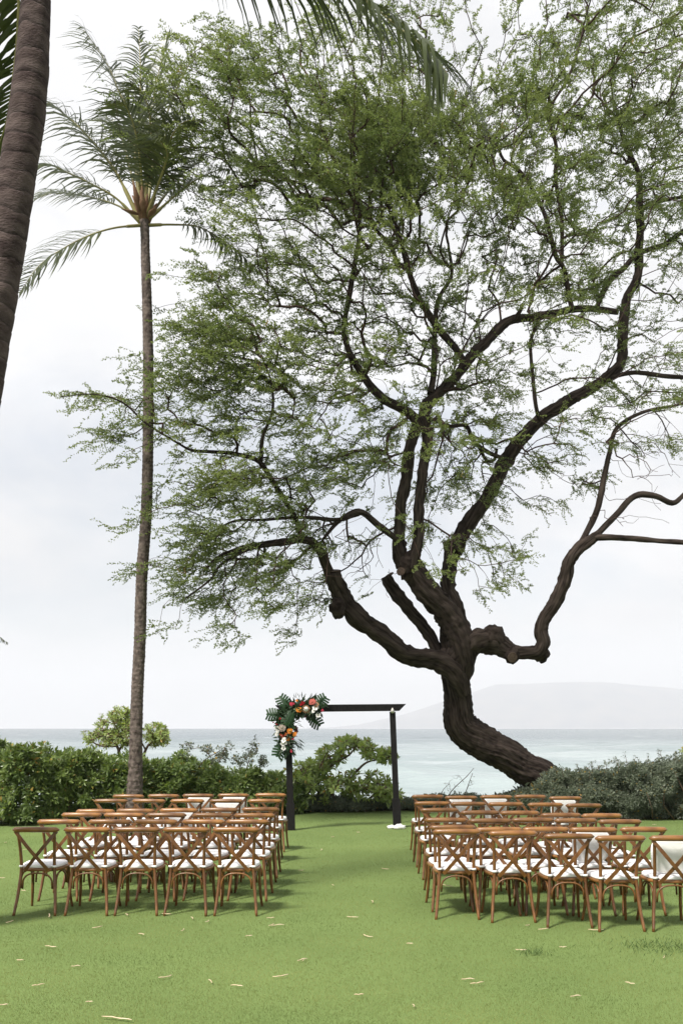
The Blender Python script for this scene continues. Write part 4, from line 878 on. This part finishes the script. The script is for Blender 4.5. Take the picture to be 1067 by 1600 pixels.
def monstera(cx_, cy_, r, tip, tilt, dy):
    """split leaf: heart with deep slits between the side lobes; the tip points along angle tip in the leaf's plane"""
    e1, e2, n = orient((tilt[0], -1, tilt[1]), 0); c = gp(cx_, cy_, dy); R_ = r * U; mb = MB()
    ax = e1 * math.cos(tip) + e2 * math.sin(tip); sd_ = -e1 * math.sin(tip) + e2 * math.cos(tip)
    def pt(u_, v_): return c + (ax * u_ + sd_ * v_ - n * (0.35 * v_ * v_ + 0.12 * u_ * u_)) * R_
    for s in (-1, 1):
        K = 5
        for k in range(K):
            u0 = -0.62 + k * 0.325; wv = .9 * math.sqrt(max(0.05, 1 - ((u0 - .02) / 1.02) ** 2)); sw = .32 + .1 * k / K
            q = [pt(u0, s * .02), pt(u0 + .32, s * .02), pt(u0 + .33 + sw * .35, s * wv * .45), pt(u0 + .27 + sw * .95, s * wv * .90), pt(u0 + .06 + sw * .9, s * wv), pt(u0 + .07 + sw * .3, s * wv * .45)]
            mb.add(q, [(0, 1, 2, 5), (5, 2, 3, 4)] if s > 0 else [(5, 2, 1, 0), (4, 3, 2, 5)])
        q = [pt(-.62, s * .02), pt(-.35, s * .3), pt(-.5, s * .62), pt(-.82, s * .55), pt(-.92, s * .2)]; mb.add(q, [(0, 1, 2, 3, 4)])
        q = [pt(.9, s * .0), pt(.95, s * .18), pt(1.12, s * .1), pt(1.2, 0)]; mb.add(q, [(0, 1, 2, 3)])
        mb.add([pt(-.62, 0), pt(-.45, s * .25), pt(.35, s * .24), pt(1.0, 0)], [(0, 1, 2, 3)])
    return link('split_leaf', mb.mesh('split_leaf', FM['mon'], False), gar)
for a in [(330, 190, 120, rad(128), (.1, .35), .02), (160, 385, 120, rad(178), (-.2, .2), .0), (400, 430, 118, rad(245), (.1, .2), -.10), (905, 180, 118, rad(42), (.2, .3), .02), (800, 480, 118, rad(-42), (.1, -.1), 0), (250, 950, 125, rad(-118), (-.15, 0), .0), (470, 300, 100, rad(75), (0, .3), .03)]: monstera(a[0], a[1], a[2] * 1.14, *a[3:])
def bloom(name, cx_, cy_, r, cols, npet, rings=2, dome=.35, dy=-.06, open_=.9, pw=.42, label=None):
    n = np.array((frng.normal(0, .25), -1, frng.normal(.15, .2))); e1, e2, n = orient(n, frng.uniform(0, 6)); c = gp(cx_, cy_, dy - frng.uniform(0, .05)); R_ = r * U; mb = MB()
    for g_ in range(rings):
        for k in range(npet):
            a = 2 * math.pi * (k + .5 * g_) / npet + frng.normal(0, .08); d = e1 * math.cos(a) + e2 * math.sin(a); s = -e1 * math.sin(a) + e2 * math.cos(a); q = R_ * (1 - .22 * g_) * frng.uniform(.88, 1.08); lift = .22 + .3 * g_
            b0 = c + d * q * .12; m1 = c + d * q * .6 + n * q * lift * open_; t_ = c + d * q + n * q * lift * .7; ww = s * q * pw
            mb.add([b0, m1 + ww, t_ + ww * .35, t_ - ww * .35, m1 - ww, m1 - n * q * .1], [(0, 5, 1), (1, 5, 2), (2, 5, 3), (3, 5, 4), (4, 5, 0)], 0)
    if dome:
        vs, fs = [], []; nu, nv = 12, 5
        for a in range(nv + 1):
            for b in range(nu):
                th, ph = math.pi / 2 * a / nv, 2 * math.pi * b / nu; k = R_ * dome
                vs.append(c + (e1 * math.cos(ph) + e2 * math.sin(ph)) * k * math.cos(th) + n * (k * math.sin(th) * 1.1 + R_ * .12))
        for a in range(nv):
            for b in range(nu): fs.append((a * nu + b, a * nu + (b + 1) % nu, (a + 1) * nu + (b + 1) % nu, (a + 1) * nu + b))
        mb.add(vs, fs, 1)
    return link(name, mb.mesh(name, [FM[cols[0]], FM[cols[1]]]), gar, label=label)
bloom('protea', 672, 300, 72, ('tan', 'white'), 15, 2, .62, label='large protea with white domed centre and brown petals')
bloom('pincushion', 555, 312, 50, ('orange', 'ochre'), 14, 3, .55); bloom('pincushion', 405, 665, 48, ('orange', 'ochre'), 16, 3, .5); bloom('pincushion', 342, 716, 34, ('deep', 'orange'), 12, 2, .5)
for x, y, r in ((490, 712, 40), (385, 790, 44), (520, 156, 24), (470, 735, 26), (400, 765, 24)): bloom('orange_bloom', x, y, r, ('orange', 'orange'), 6, 2, .25, pw=.3)
for x, y, r in ((615, 200, 44), (240, 460, 26), (315, 490, 24), (360, 508, 18), (130, 520, 16), (182, 548, 24), (590, 225, 26), (640, 190, 24)): bloom('red_bloom', x, y, r * .85, ('red', 'red'), 8, 2, .4)
for x, y, r in ((945, 318, 32), (455, 793, 28), (430, 1005, 24), (425, 985, 18), (430, 212, 40), (465, 208, 24)): bloom('pink_bloom', x, y, r * .85, ('pink', 'pink'), 7, 2, .35)
bloom('pink_protea', 780, 180, 58, ('coral', 'coral'), 12, 3, .45); bloom('brown_protea', 842, 222, 46, ('tan', 'grey'), 12, 2, .5); bloom('brown_protea', 280, 612, 66, ('grey', 'grey'), 14, 3, .5); bloom('coral_bloom', 268, 745, 48, ('deep', 'coral'), 10, 3, .4)
for x, y, r in ((820, 280, 58), (800, 330, 44), (875, 400, 52), (850, 265, 44), (305, 815, 58), (280, 880, 56), (300, 950, 46), (330, 860, 46), (185, 610, 46), (190, 715, 44), (200, 660, 40), (430, 215, 22)): bloom('white_orchid', x, y, r * .85, ('white', 'pale'), 5, 1, .16, pw=.5)
for x, y, r in ((500, 620, 50), (515, 670, 40), (450, 590, 50), (650, 415, 40), (780, 410, 40), (560, 330, 40), (390, 880, 50), (270, 690, 40)): bloom('burgundy_leaf_cluster', x, y, r, ('burg', 'burg'), 7, 2, .3, dy=.0, pw=.3)
bloom('pale_green_bloom', 350, 550, 60, ('pale', 'pale'), 5, 1, .15, pw=.16); bloom('pale_green_bloom', 735, 360, 40, ('pale', 'pale'), 4, 1, .1, pw=.2); bloom('pale_green_bloom', 505, 300, 36, ('pale', 'pale'), 4, 1, .1, pw=.2)
cen, drs, Ls, Ws = [], [], [], []
path = spline(np.array([(880, 300, 0), (700, 300, 0), (520, 290, 0), (380, 360, 0), (300, 480, 0), (320, 640, 0), (350, 800, 0), (360, 960, 0)], float), n=8)
for _ in range(760):
    p = path[frng.integers(len(path))]; a = frng.uniform(0, 6.28); q = abs(frng.normal(0, 48)); cen.append(gp(p[0] + q * math.cos(a), p[1] + q * math.sin(a), frng.uniform(-.06, .10)))
    a += frng.normal(0, .6); drs.append((math.cos(a), frng.normal(-.3, .4), -math.sin(a) - .1)); Ls.append(frng.uniform(.08, .20)); Ws.append(frng.uniform(.018, .055))
for (x, y, a, l) in ((520, 820, -50, .2), (500, 860, -42, .22), (540, 790, -38, .16), (430, 900, -100, .2), (470, 940, -80, .16), (600, 130, 95, .14), (500, 130, 92, .13), (730, 130, 78, .14), (760, 150, 60, .12), (520, 540, -5, .14), (500, 870, -60, .2), (360, 1000, -120, .16), (570, 120, 110, .12), (640, 140, 80, .12), (480, 880, -30, .16)):
    for _ in range(3): cen.append(gp(x + frng.normal(0, 12), y + frng.normal(0, 12), .0)); b = rad(a + frng.normal(0, 10)); drs.append((math.cos(b), frng.normal(0, .2), math.sin(b))); Ls.append(l * frng.uniform(.8, 1.2)); Ws.append(.011)
v, f = leaves(np.array(cen), np.array(drs, float), np.array((0, -1, .3)) + frng.normal(size=(len(cen), 3)) * .5, np.array(Ls), np.array(Ws))
link('greenery', mesh_np('greenery', v, f, FM['fern']), gar, 'stuff')

# ------------------------------------------------------------------ grass, pods, tufts
gr = np.random.default_rng(4)
def blades(n, y0, y1, dens, h, wd):
    yy = []; 
    u_ = gr.random(n); e = 1 - dens                                          # density falls off with distance
    yy = (y0 ** e + u_ * (y1 ** e - y0 ** e)) ** (1 / e) if abs(e) > 1e-6 else y0 * (y1 / y0) ** u_
    xx = gr.uniform(-1, 1, n) * (yy * 0.37 + 0.6)
    p = np.stack([xx, yy, np.full(n, -0.004)], 1)
    a = gr.uniform(0, 6.28, n); lean = np.abs(gr.normal(0.45, .5, n)); hh = h * gr.uniform(.5, 1.3, n)
    d = np.stack([np.cos(a) * np.sin(lean), np.sin(a) * np.sin(lean), np.cos(lean)], 1)
    a2 = gr.uniform(0, 6.28, n); s = np.stack([np.cos(a2), np.sin(a2), np.zeros(n)], 1) * (wd * (0.6 + yy / 14))[:, None]
    v = np.stack([p - s, p + s, p + d * hh[:, None]], 1).reshape(-1, 3)
    return v, (np.arange(n)[:, None] * 3 + np.array([[0, 1, 2]]))
v, f = blades(430000, 5.6, 22.4, 1.4, 0.020, 0.0017)
link('grass', mesh_np('grass', v, f, M['grass']), kind='stuff')

def pod_mesh(seed, Lp):
    r = random.Random(seed); m = MB(); pts = []; a = 0; p = np.array((-Lp / 2, 0, .016)); cv = r.uniform(-1, 1) * .35
    for k in range(8):
        pts.append(p.copy()); a += cv * .5 + r.uniform(-.12, .12); p = p + np.array((math.cos(a), math.sin(a), r.uniform(-.12, .12))) * Lp / 7
    m.tube(pts, [.0025, .005, .006, .0045, .006, .0055, .0045, .002], 6, flat=.55); return m.mesh('seed_pod', M['pod'])
pods = [pod_mesh(i, .15) for i in range(7)]
PL = [(154, 1453, 20, 5), (224, 1463, 18, -5), (290, 1457, 14, 20), (82, 1482, 25, 0), (118, 1513, 12, 25), (60, 1545, 22, 0), (262, 1531, 30, 8), (333, 1538, 10, 80), (372, 1544, 25, 3), (440, 1531, 32, -4), (188, 1594, 64, -2), (467, 1503, 11, 70), (476, 1505, 9, 30), (570, 1466, 10, -60), (427, 1449, 16, 15), (388, 1466, 10, 20), (811, 1489, 13, -30), (878, 1483, 12, 10), (728, 1533, 20, 20), (746, 1542, 26, -3), (932, 1457, 28, -8), (850, 1456, 22, -3), (4, 1575, 14, 30), (19, 1444, 18, 10), (4, 1374, 12, 5), (39, 1394, 12, 0), (82, 1434, 10, 70), (203, 1432, 8, 60), (258, 1432, 14, -20), (328, 1443, 10, -40), (305, 1438, 9, 40), (422, 1437, 12, 15), (431, 1448, 16, 25), (695, 1387, 14, -50), (827, 1449, 16, 10), (505, 1330, 10, 20), (522, 1386, 9, -15), (547, 1437, 13, -30), (470, 1362, 9, 10), (560, 1302, 7, 0), (520, 1310, 7, 0), (600, 1360, 9, -20), (585, 1412, 10, 35), (640, 1478, 12, 5), (1040, 1500, 14, 12), (985, 1540, 18, -12), (895, 1560, 16, 30), (560, 1560, 16, -14), (650, 1576, 14, 40), (30, 1505, 12, -20), (140, 1570, 12, 15), (980, 1293, 7, 0), (1020, 1290, 7, 10), (1030, 1300, 6, 0), (40, 1330, 8, 0), (12, 1318, 7, 20)]
for i, (x, y, l, a) in enumerate(PL):
    Y = FPX * EYE / (y - HY); o = link('seed_pod', pods[i % 7]); p = P(x, y, Y); o.location = (p[0], p[1], .004)
    gx_, gy_ = l * math.cos(rad(a)) * Y / FPX, l * math.sin(rad(a)) * Y / FPX * Y / EYE * .6; s_ = min(max(math.hypot(gx_, gy_) / .165, .35), 1.8)
    o.scale = (s_, min(s_, 1.2), 1.2); o.rotation_euler = (0, 0, math.atan2(gy_, gx_)); o['label'] = {10: 'longest pale seed pod, lying flat near the bottom left edge of the lawn', 9: 'long pale seed pod alone in the middle of the open foreground lawn', 6: 'arched pale seed pod on the foreground lawn, left of centre', 20: 'pale seed pod beside the front feet of the nearest right chairs', 11: 'short upright-pointing pale pod chip on the lawn below the aisle', 16: 'pale pod next to the small dark weed tuft'}.get(i, 'pale dry curled seed pod lying on the mown lawn'); o['category'] = 'seed pod'; o['group'] = 'seed pods scattered on the lawn'
def tuft(label, x, y, n, h, spread):
    Y = FPX * EYE / (y - HY); c = P(x, y, Y); c[2] = 0; r = np.random.default_rng(int(x)); p = np.stack([r.normal(0, spread, n), r.normal(0, spread * .8, n), np.zeros(n)], 1)
    d = norm(np.stack([r.normal(0, .6, n), r.normal(0, .6, n), np.ones(n)], 1)); v, f = leaves(p, d, r.normal(size=(n, 3)), r.uniform(.6, 1.2, n) * h, np.full(n, .006)); o = link('weed_tuft', mesh_np('weed_tuft', v, f, M['weed'])); o.location = c; o['label'] = label; o['kind'] = 'stuff'
tuft('small dark tuft of coarser grass in the mown lawn below the right chairs', 832, 1491, 90, .05, .07)
tuft('wide patch of longer grass in the lawn at the right edge', 1035, 1482, 420, .05, .22)
